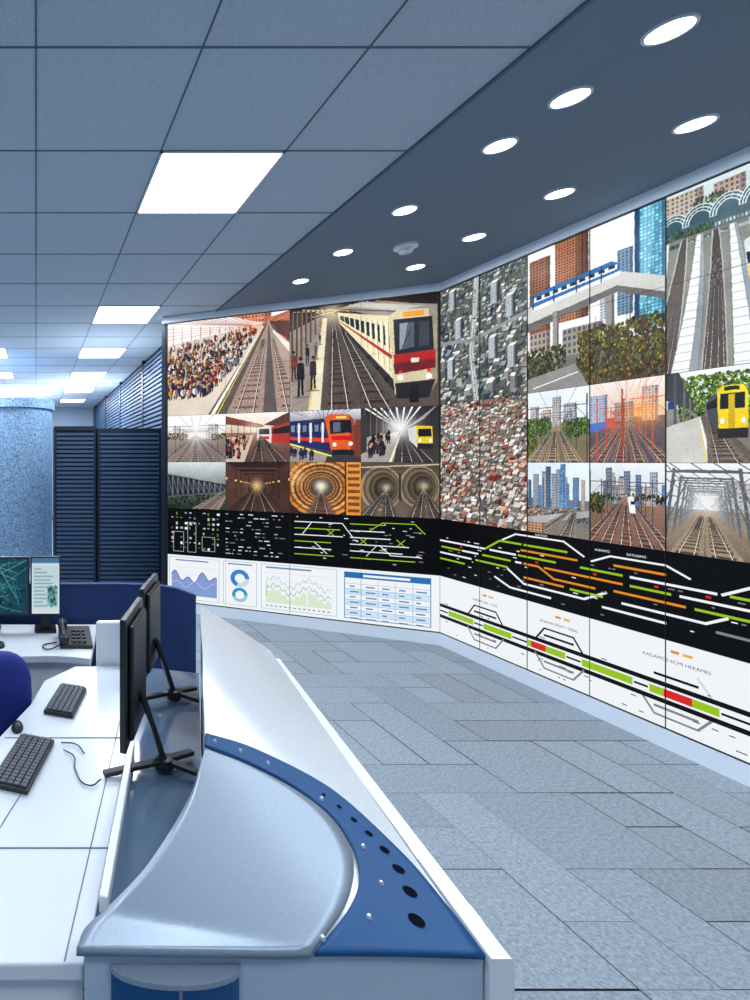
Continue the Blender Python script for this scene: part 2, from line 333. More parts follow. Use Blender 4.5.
def p_redtrain(c):
    c.grad(0,1,(40,32,30),(96,82,74))
    for k in range(30): c.line((R(0,.6),R(0,.04)),(R(.1,.9),R(.06,.14)),.006,random.choice([(230,220,205),(120,100,80),(60,50,44),(200,150,90)]))
    c.poly([(0,.22),(.22,.1),(.27,.12),(.2,1.02),(0,1.02)],(150,140,132))
    for k in range(7): c.line((.02+.033*k,.02),(.02+.033*k,.62-.07*k),.02-.002*k,(84,66,52)); c.line((.027+.033*k,.02),(.027+.033*k,.62-.07*k),.006,(140,116,96))
    for k in range(9): c.line((0,.4+.07*k),(.25,.14+.09*k*.9),.003,(110,100,94))
    c.poly([(.27,.1),(.36,.1),(.8,1.02),(.2,1.02)],(92,84,78))
    c.poly([(.24,.12),(.27,.12),(.22,1.02),(.13,1.02)],(226,216,190)); c.line((.14,1.02),(.245,.12),.012,(230,190,80),.003)
    tracks(c,(.31,.06),[.36,.64],.06,1.05,(215,208,198),(54,45,40))
    c.poly([(.36,.04),(.5,.0),(.98,.1),(.98,.22),(.7,.2)],(150,146,140)); c.line((.36,.05),(.74,.13),.012,(90,84,80)); c.poly([(.4,.03),(.5,.01),(.9,.1),(.74,.12)],(190,186,178))
    c.poly([(.34,.08),(.68,.16),(.72,.86),(.36,.2)],(226,214,176))
    c.poly([(.36,.11),(.68,.26),(.69,.46),(.36,.15)],(40,40,48))
    for k in range(9):
        t=.08+.11*k; x=.36+.32*t; c.line((x,.1+.12*t),(x+.01,.17+.52*t),.026*t+.003,(238,228,198)); c.line((x+.012*t,.1+.12*t),(x+.012*t+.01,.17+.52*t),.004*t,(90,80,70))
    c.poly([(.36,.165),(.7,.52),(.7,.56),(.36,.175)],(176,40,34)); c.poly([(.36,.19),(.71,.74),(.72,.86),(.36,.21)],(50,46,46))
    for k in range(5): t=.2+.17*k; c.ell(.36+.35*t,.19+.62*t,.02*t,.03*t,(24,22,24))
    c.poly([(.68,.16),(.74,.11),(.93,.13),(.98,.22),(.98,.78),(.93,.9),(.72,.88)],(204,192,158)); c.poly([(.93,.13),(.98,.22),(.98,.78),(.93,.9)],(150,140,116))
    c.poly([(.71,.2),(.95,.2),(.96,.5),(.72,.52)],(26,28,36)); c.poly([(.75,.24),(.84,.24),(.84,.46),(.75,.48)],(80,88,100)); c.poly([(.87,.24),(.93,.24),(.93,.46),(.87,.46)],(54,60,72)); c.poly([(.75,.24),(.8,.24),(.77,.47),(.75,.48)],(140,150,160)); c.line((.76,.48),(.82,.3),.006,(10,10,10))
    c.poly([(.71,.52),(.97,.5),(.97,.66),(.72,.7)],(166,24,24)); c.poly([(.71,.6),(.97,.58),(.97,.66),(.72,.7)],(110,16,18)); c.rect(.82,.56,.87,.6,(220,214,200))
    c.poly([(.77,.14),(.9,.14),(.9,.185),(.77,.185)],(250,150,40))
    for x in (.755,.93): c.ell(x,.73,.02,.026,(255,250,230)); c.ell(x,.68,.012,.015,(220,40,30))
    c.poly([(.72,.78),(.97,.76),(.93,.92),(.73,.92)],(36,34,36)); c.rect(.81,.8,.87,.96,(20,20,22))
    c.poly([(.98,0),(1,0),(1,1),(.99,1)],(50,44,40))
    for x,y,s,col in ((.08,.86,.40,(24,24,30)),(.17,.8,.34,(50,40,60)),(.03,.7,.3,(120,60,50)),(.13,.55,.2,(30,34,40)),(.19,.5,.16,(90,84,90)),(.22,.36,.1,(40,30,30))):
        f=s/.4; c.poly([(x-.026*f,y-s*.78),(x+.026*f,y-s*.78),(x+.03*f,y-s*.42),(x-.03*f,y-s*.42)],col); c.ell(x,y-s*.78,.026*f,s*.05,col); c.poly([(x-.02*f,y-s*.45),(x-.001,y-s*.45),(x-.006*f,y),(x-.022*f,y)],tuple(v*.7 for v in col)); c.poly([(x+.001,y-s*.45),(x+.02*f,y-s*.45),(x+.024*f,y-.01),(x+.008*f,y-.01)],tuple(v*.6 for v in col)); c.ell(x,y-s*.9,.014*f,s*.065,(150,110,90)); c.ell(x,y-s*.93,.015*f,s*.045,(40,28,22))
        c.ell(x,y+.005,.06*f,.010,(90,84,80),.6)
    c.glow(.3,.08,.2,(255,240,200),.6)
def p_haze(c):
    c.grad(0,.5,(246,248,248),(214,210,206)); c.grad(.5,1,(150,136,128),(110,98,92))
    facade(c,.7,.2,.85,.5,(200,196,196),(170,170,175),4,6); facade(c,.1,.25,.22,.5,(206,200,200),(170,160,160),4,5); leaves(c,0,.38,.35,.52,60,(150,146,120),.03); leaves(c,.75,.4,1,.52,50,(140,136,110),.03)
    tracks(c,(.5,.42),[-.15,.15,.48,.82,1.15],.07); masts(c,(.5,.42),-.05,5); masts(c,(.5,.42),1.05,5); wires(c,(.5,.42),(.2,.4,.6,.8)); c.glow(.5,.42,.5,(236,232,226),.6)
def p_station_red(c):
    c.grad(0,.4,(235,232,228),(210,190,170)); c.grad(.4,1,(150,110,90),(80,60,56))
    c.poly([(0,.05),(.6,.25),(.6,.32),(0,.22)],(120,70,60)); c.poly([(1,0),(.6,.25),(1,.32)],(90,60,54))
    for k in range(6): c.line((.1*k,.2),(.1*k,.55),.01,(100,60,50))
    c.poly([(.5,.3),(.72,.28),(.72,.62),(.5,.6)],(214,200,190)); c.rect(.53,.33,.69,.44,(40,44,60)); c.rect(.53,.48,.69,.54,(190,40,30)); c.poly([(.72,.3),(1,.2),(1,.66),(.72,.6)],(170,60,50)); c.poly([(.74,.34),(1,.27),(1,.42),(.74,.44)],(40,36,44))
    c.poly([(0,.5),(.45,.45),(.3,1),(0,1)],(196,180,164)); crowd(c,[(0,.6),(.4,.5),(.25,.95),(0,.95)],46,.1,.2,[(180,50,40),(40,40,60),(220,180,150),(60,30,30)])
    tracks(c,(.55,.45),[.5,.9],.09,rail=(220,200,180),tie=(60,44,40)); c.glow(.45,.3,.3,(255,240,220),.5)
def p_orangetrain(c):
    c.grad(0,.3,(206,210,220),(120,120,134)); c.grad(.3,1,(70,70,90),(60,56,60))
    for k in range(12): c.line((.08*k,0),(.5,.26),.012,(60,64,80),.004)
    c.poly([(0,.2),(.5,.16),(.6,.8),(0,.62)],(38,44,92)); c.poly([(0,.28),(.52,.24),(.53,.4),(0,.42)],(40,44,60)); c.poly([(0,.5),(.56,.54),(.57,.62),(0,.56)],(214,60,36))
    for k in range(6): c.rect(.02+.085*k,.28,.075+.085*k,.41,(120,130,160)) 
    for k in range(3): c.rect(.12+.17*k,.24,.15+.17*k,.62,(220,222,230))
    c.poly([(.5,.14),(.58,.08),(.84,.1),(.9,.2),(.92,.78),(.6,.84)],(208,94,34)); c.poly([(.84,.1),(.9,.2),(.92,.78),(.86,.8)],(150,60,24)); c.poly([(.57,.2),(.86,.2),(.88,.44),(.58,.46)],(22,24,34)); c.poly([(.62,.24),(.72,.24),(.72,.42),(.62,.43)],(90,96,120)); c.rect(.66,.13,.8,.17,(250,210,120))
    c.rect(.6,.5,.88,.58,(190,24,24)); c.ell(.64,.66,.03,.04,(255,250,220)); c.ell(.86,.65,.03,.04,(255,250,220)); c.rect(.6,.76,.9,.86,(30,30,36))
    c.poly([(0,.66),(.55,.86),(.5,1),(0,1)],(150,144,140)); c.line((.0,.64),(.6,.88),.03,(240,220,90)); c.rect(.92,.2,1,.9,(120,60,44))
    crowd(c,[(0,.84),(.35,.92),(.3,1),(0,1)],5,.18,.24,[(60,50,60),(40,50,90)]); c.glow(.3,.06,.2,(255,250,245),.5)
def p_brightstation(c):
    c.grad(0,1,(44,42,48),(70,62,60))
    for k in range(8): c.line((.06+.1*k,0),(.52,.42),.03,(246,246,240),.004); c.line((.95-.02*k,.03*k),(.55,.42),.01,(160,150,140),.003)
    for k in range(5): c.line((.05+.08*k,.0),(.05+.08*k,.75-.06*k),.016,(100,92,88))
    c.poly([(0,.55),(.5,.44),(.42,1),(0,1)],(160,156,150)); c.line((.38,1),(.52,.45),.04,(240,230,190),.006)
    tracks(c,(.53,.43),[.6,.88],.07,rail=(220,215,200),tie=(40,36,36)); c.glow(.5,.36,.42,(255,255,250),.85)
    c.poly([(.6,.4),(.7,.34),(.72,.74),(.62,.6)],(206,206,200)); c.poly([(.7,.34),(.9,.36),(.91,.76),(.72,.76)],(226,196,40)); c.rect(.73,.4,.89,.54,(24,26,32)); c.rect(.72,.66,.91,.76,(40,38,40)); c.ell(.75,.61,.02,.03,(255,255,240)); c.ell(.88,.61,.02,.03,(255,255,240))
    c.poly([(0,.1),(.08,.12),(.08,.8),(0,.85)],(60,56,56)); crowd(c,[(.1,.7),(.4,.5),(.3,.9),(.1,.95)],16,.12,.24,[(30,30,40),(60,50,50)])
def p_bridge_dark(c):
    c.grad(0,1,(206,214,214),(40,50,44)); leaves(c,0,.5,1,1,150,(56,90,44),.05)
    c.poly([(0,.25),(1,.45),(1,.62),(0,.75)],(40,44,50))
    for k in range(12): c.line((k/11,.27+.02*k),((k+1)/11,.72-.012*k),.016,(100,108,116)); c.line((k/11,.72-.012*k),((k+1)/11,.29+.02*k),.012,(66,72,80)); c.line((k/11,.27+.02*k),(k/11,.73-.012*k),.016,(120,126,132))
    c.line((0,.25),(1,.45),.03,(140,144,150)); c.line((0,.75),(1,.62),.03,(90,94,100)); tracks(c,(1.1,.5),[.6],.12)
def p_tunnel_brown(c):
    c.grad(0,1,(36,24,20),(70,50,42)); c.poly([(0,0),(.36,.3),(.36,.62),(0,1)],(86,60,48)); c.poly([(1,0),(.64,.3),(.64,.62),(1,1)],(74,50,40)); c.poly([(0,0),(1,0),(.64,.3),(.36,.3)],(52,36,30)); c.rect(.36,.3,.64,.6,(24,18,18))
    for k in range(7):
        t=1-1/(1+k*.5)
        for sx in (-1,1): x=.5+sx*.5*(1-t); c.line((x,.46-.5*(1-t)),(x,.46+.4*(1-t)),.02*(1-t),(30,22,20)); c.ell(x,.46-.12*(1-t),.03*(1-t),.03*(1-t),(250,190,110))
        c.line((.5-.5*(1-t),.46-.5*(1-t)),(.5+.5*(1-t),.46-.5*(1-t)),.02*(1-t),(110,80,60))
    for k in range(4): c.line((0,.3+.08*k),(.5,.46),.008,(120,90,70),.002); c.line((1,.3+.08*k),(.5,.46),.008,(30,20,18),.002)
    tracks(c,(.5,.46),[.32,.72],.08,rail=(210,180,150),tie=(46,32,26)); c.glow(.5,.46,.25,(250,200,140),.8)
def p_tunnel_ring(c):
    c.grad(0,1,(150,110,70),(60,40,30))
    for k in range(14):
        q=[(206,140,70),(150,84,34),(220,170,110),(96,60,36)][k%4]; f=.94**k*(1-.03*k); c.ell(.45,.48,.52*f,.58*f,tuple(v*(1-.03*k) for v in q))
    for a in range(22): c.line((.45+.14*math.cos(a*.2856),.48+.16*math.sin(a*.2856)),(.45+.6*math.cos(a*.2856),.48+.65*math.sin(a*.2856)),.004,(70,46,30),.016)
    c.ell(.45,.48,.15,.17,(50,40,40)); c.rect(.78,0,.8,1,(40,30,26)); c.rect(.8,0,1,1,(210,140,60))
    for k in range(8): c.rect(.82,.04+.12*k,.98,.1+.12*k,(120,70,40)) 
    tracks(c,(.45,.5),[.45],.1,rail=(240,220,180),tie=(70,50,40)); c.glow(.45,.46,.22,(255,246,220),.9); c.glow(.1,.3,.3,(255,220,160),.4)
def p_tunnel_two(c):
    c.grad(0,1,(90,80,70),(106,92,80))
    for cx,cy,r in ((.26,.48,.27),(.74,.44,.25)):
        for k in range(9): f=1-k*.1; q=(150,132,108) if k%2==0 else (104,90,74); c.ell(cx+.01*k,cy,r*f,r*1.55*f,tuple(v*(1-.1*k) for v in q))
    tracks(c,(.33,.5),[.05,.38],.06,rail=(215,205,185),tie=(56,48,42)); tracks(c,(.79,.46),[.7,1.0],.06,rail=(215,205,185),tie=(56,48,42)); c.glow(.33,.46,.16,(240,224,190)); c.glow(.8,.42,.16,(240,224,190))
    c.line((0,.1),(1,.04),.02,(200,190,160)); c.line((0,.16),(1,.1),.008,(40,34,30)); c.rect(.49,.2,.52,.7,(60,52,46))
def p_aerial(c,warm=0):
    c.a[:]=(84,96,88) if not warm else (120,112,102)
    pal=[(206,206,200),(170,176,180),(130,140,150),(180,176,166),(108,132,140),(236,236,232)] if not warm else [(226,220,214),(200,150,124),(190,180,170),(246,244,240),(150,144,140),(176,90,70),(226,206,190),(210,200,190)]
    town(c,0,1.12,50 if warm else 40,pal,.02 if warm else .06,.16 if warm else .34)
    if not warm:
        c.pl([(.46,0),(.44,.3),(.4,.6),(.46,1)],.05,(150,156,160)); c.pl([(.45,0),(.43,.3),(.39,.6),(.45,1)],.006,(236,236,220)); c.pl([(.475,0),(.455,.3),(.415,.6),(.475,1)],.006,(200,206,206)); c.pl([(0,.46),(.42,.5),(1,.4)],.03,(140,146,150))
        for k in range(90): t=R(0,1); c.rect(.44+R(-.02,.015),t,.448+R(-.01,.01),t+.006,random.choice([(230,230,230),(160,30,30),(30,30,40)]))
        for x,y in ((.12,.04),(.62,.1),(.78,.24),(.6,.52),(.8,.62),(.2,.3),(.1,.62)):
            facade(c,x,y,x+.07,y+.16,(196,200,204),(90,104,120),4,14); c.poly([(x+.07,y),(x+.1,y-.02),(x+.1,y+.14),(x+.07,y+.16)],(60,70,80)); c.poly([(x,y),(x+.07,y),(x+.1,y-.02),(x+.03,y-.02)],(226,226,222))
    else:
        c.pl([(0,.2),(.35,.45),(.6,1)],.02,(96,96,100)); c.pl([(1,.3),(.6,.5),(.1,1)],.014,(100,100,104)); c.pl([(.3,0),(.35,.45)],.012,(110,110,110))
def p_viaduct(c):
    c.grad(0,.75,(253,253,253),(228,236,242)); c.grad(.75,1,(120,120,116),(86,84,80))
    facade(c,.02,.06,.2,.7,(150,100,70),(70,48,40),7,30); facade(c,.24,-.02,.44,.55,(176,118,84),(84,54,44),9,30); facade(c,.44,0,.5,.55,(110,70,50),(60,40,36),2,30); facade(c,.58,.3,.68,.6,(190,200,210),(120,140,160),4,16); facade(c,.7,.2,.8,.6,(120,150,176),(70,96,124),4,22)
    facade(c,.84,.0,1.0,.72,(60,130,170),(130,204,228),7,34,.75); c.rect(.81,0,.84,.72,(30,70,110)); c.poly([(.86,0),(.93,0),(.9,.5),(.84,.6)],(190,226,240),.35)
    c.poly([(0,.38),(.72,.33),(1,.44),(1,.54),(.7,.42),(0,.52)],(204,204,200)); c.poly([(0,.5),(.7,.41),(1,.53),(1,.57),(.7,.45),(0,.56)],(110,108,106)); c.line((0,.385),(.72,.335),.006,(120,120,124))
    c.poly([(.04,.3),(.66,.25),(.72,.28),(.72,.35),(.04,.42)],(40,110,170)); c.poly([(.06,.325),(.7,.28),(.7,.31),(.06,.36)],(226,236,244)); c.poly([(.04,.39),(.72,.325),(.72,.35),(.04,.42)],(226,232,238))
    for k in range(9): c.rect(.08+.07*k,.32-.005*k,.125+.07*k,.348-.006*k,(24,44,70))
    for k in range(4): c.line((.05+.18*k,.3-.012*k),(.05+.18*k,.41-.016*k),.006,(20,50,90))
    for x,w in ((.22,.05),(.62,.06)): c.rect(x,.46,x+w,.86,(150,148,144)); c.rect(x+w*.7,.46,x+w,.86,(104,102,100))
    facade(c,.3,.6,.6,.78,(150,146,140),(90,90,90),8,4); facade(c,.02,.58,.2,.72,(170,160,150),(100,90,84),5,3); leaves(c,.42,.64,1.0,1,420,(118,122,60),.03); leaves(c,0,.7,.32,1,200,(94,106,54),.026)
    for _ in range(34): x=R(.5,1); c.line((x,1),(x+R(-.08,.08),R(.55,.7)),.004,(80,54,40),.002)
    c.poly([(0,.9),(.4,.84),(.5,1),(0,1)],(140,138,136)); c.line((.05,.97),(.42,.9),.008,(230,230,228))
def p_arches(c):
    c.grad(0,.3,(206,220,224),(150,176,170)); c.grad(.3,1,(130,134,126),(150,148,140)); facade(c,0,.015,.4,.16,(186,176,164),(110,104,100),8,6); facade(c,.5,.03,.8,.14,(170,150,140),(100,90,90),6,4); leaves(c,.3,.08,.6,.13,40,(80,110,60),.02)
    for k in range(4):
        cx=.08+.28*k; cy=.215-.008*k; c.ell(cx,cy,.18,.095,(46,84,94)); c.rect(cx-.18,cy,cx+.18,.25,(60,92,98))
        for j in range(3): c.arc(cx,cy,.18-.03*j,.095-.016*j,.005,(206,224,228))
        for j in range(7): a=math.pi*(1+j/7); c.line((cx+.12*math.cos(a),cy+.063*math.sin(a)),(cx+.18*math.cos(a),cy+.095*math.sin(a)),.003,(180,200,206))
    leaves(c,0,.225,.5,.29,90,(80,120,70),.02); c.rect(0,.262,1,.285,(120,116,110)); facade(c,.5,.23,1,.262,(80,100,104),(180,200,206),14,1)
    def ribbon(x0,xm,xb,w0,wb,col,edge,ey=.005):
        n=18; Lf=[];Rt=[]
        for i in range(n+1):
            t=i/n; x=(1-t)**2*x0+2*t*(1-t)*xm+t*t*xb; y=.27+.76*t**1.1; w=w0+(wb-w0)*t; Lf.append((x-w,y)); Rt.append((x+w,y))
        c.poly(Lf+Rt[::-1],col); c.pl(Lf,ey,edge); c.pl(Rt,ey,edge); return Lf,Rt
    def shadeside(x0,xm,xb,w0,wb): ribbon(x0+w0*.7,xm+(w0+wb)*.35,xb+wb*.7,w0*.3,wb*.3,(150,160,166),(110,116,120),.002)
    ribbon(.0,-.1,-.4,.04,.2,(216,222,222),(120,126,128)); ribbon(.2,.12,-.1,.03,.16,(100,92,86),(190,190,190))
    for q_ in (-.04,0,.04): ribbon(.2+q_*.4,.12+q_,-.1+q_*2.5,.002,.006,(190,190,190),(60,56,52),.002)
    L_,R_=ribbon(.36,.34,.18,.035,.15,(236,240,240),(120,126,128)); shadeside(.36,.34,.18,.035,.15)
    for a,b in zip(L_[1::1],R_[1::1]): c.line(a,b,.0025,(150,154,156))
    ribbon(.52,.54,.5,.03,.13,(90,82,76),(180,180,180))
    for q_ in (-.05,-.02,.02,.05): ribbon(.52+q_*.4,.54+q_,.5+q_*2,.002,.006,(200,200,200),(60,56,52),.002)
    L_,R_=ribbon(.68,.76,.84,.035,.15,(230,236,238),(120,126,128)); shadeside(.68,.76,.84,.035,.15)
    for a,b in zip(L_[1::1],R_[1::1]): c.line(a,b,.0025,(140,144,146))
    ribbon(.86,.96,1.15,.03,.1,(100,94,88),(190,190,190))
    c.poly([(.78,.38),(.86,.36),(.98,.42),(.98,.56),(.82,.56)],(206,214,216)); c.poly([(.8,.44),(.98,.44),(.98,.5),(.82,.5)],(30,34,40)); c.poly([(.82,.51),(.98,.51),(.97,.58),(.83,.58)],(236,196,30)); c.ell(.86,.55,.02,.008,(255,255,240)); c.ell(.95,.55,.02,.008,(255,255,240))
def p_green_tracks(c):
    c.grad(0,.45,(226,236,244),(214,224,228)); c.grad(.45,1,(120,120,90),(120,104,80)); facade(c,.42,.1,.56,.5,(186,180,176),(130,130,140),5,12); facade(c,.6,.2,.8,.5,(170,176,186),(120,126,140),5,9); facade(c,.05,.2,.2,.45,(190,190,190),(140,140,140),4,8); facade(c,.26,.26,.4,.48,(200,190,180),(140,130,130),4,6)
    leaves(c,0,.38,.4,.6,150,(96,136,64),.04); leaves(c,.6,.42,1,.62,130,(106,140,64),.04); leaves(c,0,.6,.16,1,90,(116,136,60),.03); tracks(c,(.48,.46),[.05,.4,.8],.07,bal=(150,130,104)); masts(c,(.48,.48),.95,5); masts(c,(.48,.48),0,4); wires(c,(.48,.48),(.2,.5,.8))
def p_orange_tracks(c):
    c.grad(0,.45,(236,226,220),(210,190,176)); c.grad(.45,1,(110,96,100),(84,80,92)); facade(c,0,.15,.25,.5,(170,180,200),(120,140,170),6,11); facade(c,.7,.1,.9,.5,(190,180,176),(150,130,130),5,12); facade(c,.35,.26,.6,.48,(180,170,170),(120,110,120),7,6)
    tracks(c,(.5,.46),[-.2,.1,.4,.7,1.05],.06,rail=(230,190,160),tie=(86,66,62)); masts(c,(.5,.46),.1,5,(190,80,50),.8); masts(c,(.5,.46),1.0,5,(200,90,50),.9); masts(c,(.5,.46),.45,3,(150,70,50),.9)
    for _ in range(16): c.line((R(0,1),0),(R(.3,.8),.46),.004,(206,100,60),.002,.8)
    c.poly([(.0,.5),(.3,.48),(.3,.55),(0,.62)],(80,110,180)); c.glow(.72,.4,.3,(255,170,80),.6); c.glow(.3,.52,.12,(250,90,40),.7)
def p_yellow(c):
    c.grad(0,.4,(232,238,240),(190,206,190)); c.grad(.4,1,(140,140,134),(120,116,112)); leaves(c,.15,.06,.98,.5,420,(124,176,54),.034)
    c.poly([(0,0),(.14,.0),(.3,.36),(.3,.44),(0,.3)],(70,74,78)); c.line((.1,0),(.1,.7),.03,(90,90,90)); c.line((.2,.1),(.2,.62),.02,(110,110,110)); c.line((.26,.3),(.26,.56),.014,(120,120,120)); c.rect(.02,.32,.09,.4,(40,70,130))
    c.poly([(0,.6),(.36,.5),(.5,1),(0,1)],(196,196,192)); c.line((.46,1),(.36,.5),.03,(246,246,240),.01); c.line((.42,1),(.345,.5),.01,(230,200,60),.004)
    c.poly([(.5,1),(.38,.5),(.5,.5),(.95,1)],(104,94,84)); tracks(c,(.42,.42),[.66],.1,rail=(190,190,190),tie=(80,70,62))
    c.poly([(.42,.36),(.56,.22),(.56,.68),(.44,.52)],(80,84,90)); c.poly([(.43,.38),(.55,.3),(.55,.42),(.43,.43)],(30,34,44)); c.poly([(.53,.26),(.57,.2),(.78,.2),(.82,.28),(.82,.7),(.55,.7)],(240,206,40)); c.poly([(.56,.28),(.79,.28),(.79,.44),(.56,.44)],(30,34,40)); c.poly([(.64,.29),(.7,.29),(.7,.68),(.64,.68)],(200,170,30)); c.rect(.54,.64,.82,.74,(50,46,44)); c.rect(.6,.21,.74,.25,(40,40,40)); c.ell(.58,.56,.02,.03,(255,255,240)); c.ell(.78,.56,.02,.03,(255,255,240))
    c.poly([(.84,.52),(1,.46),(1,1),(.98,1)],(150,150,146)); c.poly([(.86,.2),(1,.1),(1,.24),(.86,.3)],(90,90,94))
def p_skyline(c):
    c.grad(0,.5,(214,228,240),(206,220,232)); c.grad(.5,1,(110,120,130),(130,120,110))
    for k in range(15): x=R(0,.92); h=R(.2,.5); q=random.choice([(110,140,176),(150,160,176),(80,110,140),(186,170,160)]); facade(c,x,.55-h,x+R(.05,.1),.62,q,tuple(v*.65 for v in q),4,13)
    facade(c,.55,.02,.63,.62,(70,110,160),(130,176,214),3,22); town(c,.64,.8,4,[(170,160,150),(190,140,110),(140,146,150)],.03,.4); c.poly([(0,.78),(1,.62),(1,.7),(0,.9)],(166,166,166)); tracks(c,(.8,.58),[.1,.6],.08); facade(c,0,.84,.3,1,(190,150,120),(110,90,80),5,4)
def p_citytracks(c):
    c.grad(0,.4,(216,222,230),(200,204,208)); c.grad(.4,1,(140,110,90),(110,84,70))
    for k in range(14): x=R(0,.95); h=R(.1,.36); q=random.choice([(160,166,180),(186,176,170),(120,130,150),(100,130,170)]); facade(c,x,.42-h,x+R(.05,.1),.5,q,tuple(v*.65 for v in q),4,10)
    leaves(c,0,.38,1,.46,60,(80,96,50),.03); tracks(c,(.5,.38),[-.1,.2,.5,.8,1.1],.07,rail=(236,216,196),tie=(84,60,50)); masts(c,(.5,.38),.0,5); masts(c,(.5,.38),1.0,5); leaves(c,0,.42,.2,.6,50,(80,96,50),.04)
    c.poly([(.52,.42),(.56,.4),(.6,.41),(.63,.6),(.55,.6)],(220,226,232)); c.rect(.56,.46,.615,.5,(30,40,60))
def p_bridge(c):
    c.grad(0,.5,(228,232,236),(206,210,214)); c.grad(.5,1,(160,146,128),(120,106,92)); facade(c,.6,.2,.95,.5,(190,186,184),(140,140,146),8,7)
    for k in range(8):
        t=1-1/(1+k*.4); s=1-t; cx=.42; q=(86+8*k,92+8*k,98+8*k)
        for sx in (-1,1):
            c.line((cx+sx*.6*s,1.0*s+.45*t),(cx+sx*.46*s,-.1*s+.45*t),.04*s,q); c.line((cx+sx*.6*s,.8*s+.46*t),(cx+sx*.32*s,.2*s+.44*t),.016*s,q)
        c.line((cx-.46*s,-.05*s+.44*t),(cx+.46*s,-.05*s+.44*t),.04*s,q); c.line((cx-.46*s,.1*s+.43*t),(cx+.46*s,.1*s+.43*t),.016*s,q)
        for j in range(4): c.line((cx+(-.46+.23*j)*s,-.05*s+.44*t),(cx+(-.23+.23*j)*s,.1*s+.43*t),.01*s,q)
    for k in range(5): c.line((1,.02+.16*k),(.46,.46),.012,(120,124,130),.003); c.line((0,.02+.16*k),(.4,.46),.012,(110,114,120),.003)
    tracks(c,(.42,.46),[.2,.62],.09,rail=(226,222,216),tie=(96,80,66),bal=(156,136,116)); c.glow(.42,.44,.2,(240,240,238),.6)
def p_map(c):
    c.fx=0; c.a[:]=(20,60,74)
    for _ in range(60): c.line((R(0,1),R(0,1)),(R(0,1),R(0,1)),.012,random.choice([(50,140,150),(30,90,110),(100,170,170)]))
    leaves(c,0,0,1,1,20,(40,110,110),.05)
def p_docs(c):
    c.fx=0; c.a[:]=(206,220,226); c.rect(0,0,1,.1,(70,110,150)); c.rect(.06,.14,.94,.9,(186,210,216))
    for k in range(11): c.rect(.1,.19+.065*k,R(.3,.9),.21+.065*k,(110,150,165))
    c.rect(.55,.5,.92,.86,(120,180,190)); leaves(c,.58,.52,.9,.84,20,(90,160,160),.06)
# ---------------------------------------------------------------- wall frames
class Fr:
    def __init__(s,o,r): s.o=Vector(o); s.r=Vector(r).normalized(); s.n=s.r.cross(Vector((0,0,1)))
    def p(s,u,z,off=0): q=s.o+s.r*u+s.n*off; return (q.x,q.y,z)
CX,CY=3.38,4.18; LX,LY=1.36,5.16
FL=Fr((LX,LY,0),(CX-LX,CY-LY,0)); WL=math.hypot(CX-LX,CY-LY)
FRt=Fr((CX,CY,0),(0,-1,0)); WR=4.53
M_scr=attrmat('screen_image',1.0)
def screen(name,fr,u0,u1,z0,z1,fn,par,res=340,off=.002,**k):
    w=max(8,int((u1-u0)*res)); h=max(8,int((z1-z0)*res)); c=C(w,h); fn(c,**k); col=c.out()
    us=np.linspace(u0,u1,w); zs=np.linspace(z1,z0,h); o=np.array(fr.o); r=np.array(fr.r); n=np.array(fr.n)
    U,Z=np.meshgrid(us,zs); V=np.zeros((h,w,3)); V+=o+n*off; V+=U[...,None]*r; V[...,2]=Z
    I=np.arange(w*h).reshape(h,w); F=np.stack([I[1:,:-1],I[1:,1:],I[:-1,1:],I[:-1,:-1]],-1).reshape(-1,4)
    ob=mesh(name,V.reshape(-1,3).tolist(),F.tolist(),M_scr,par)
    a=ob.data.color_attributes.new('Col','FLOAT_COLOR','POINT'); cc=np.ones((h*w,4)); cc[:,:3]=col.reshape(-1,3); a.data.foreach_set('color',cc.ravel())
_em={}
def em(col,s=1.0):
    k=(col,s)
    if k not in _em: _em[k]=mat('display_%d_%d_%d'%col,(4,4,4),.5,emit=s,ecol=col,spec=.1)
    return _em[k]
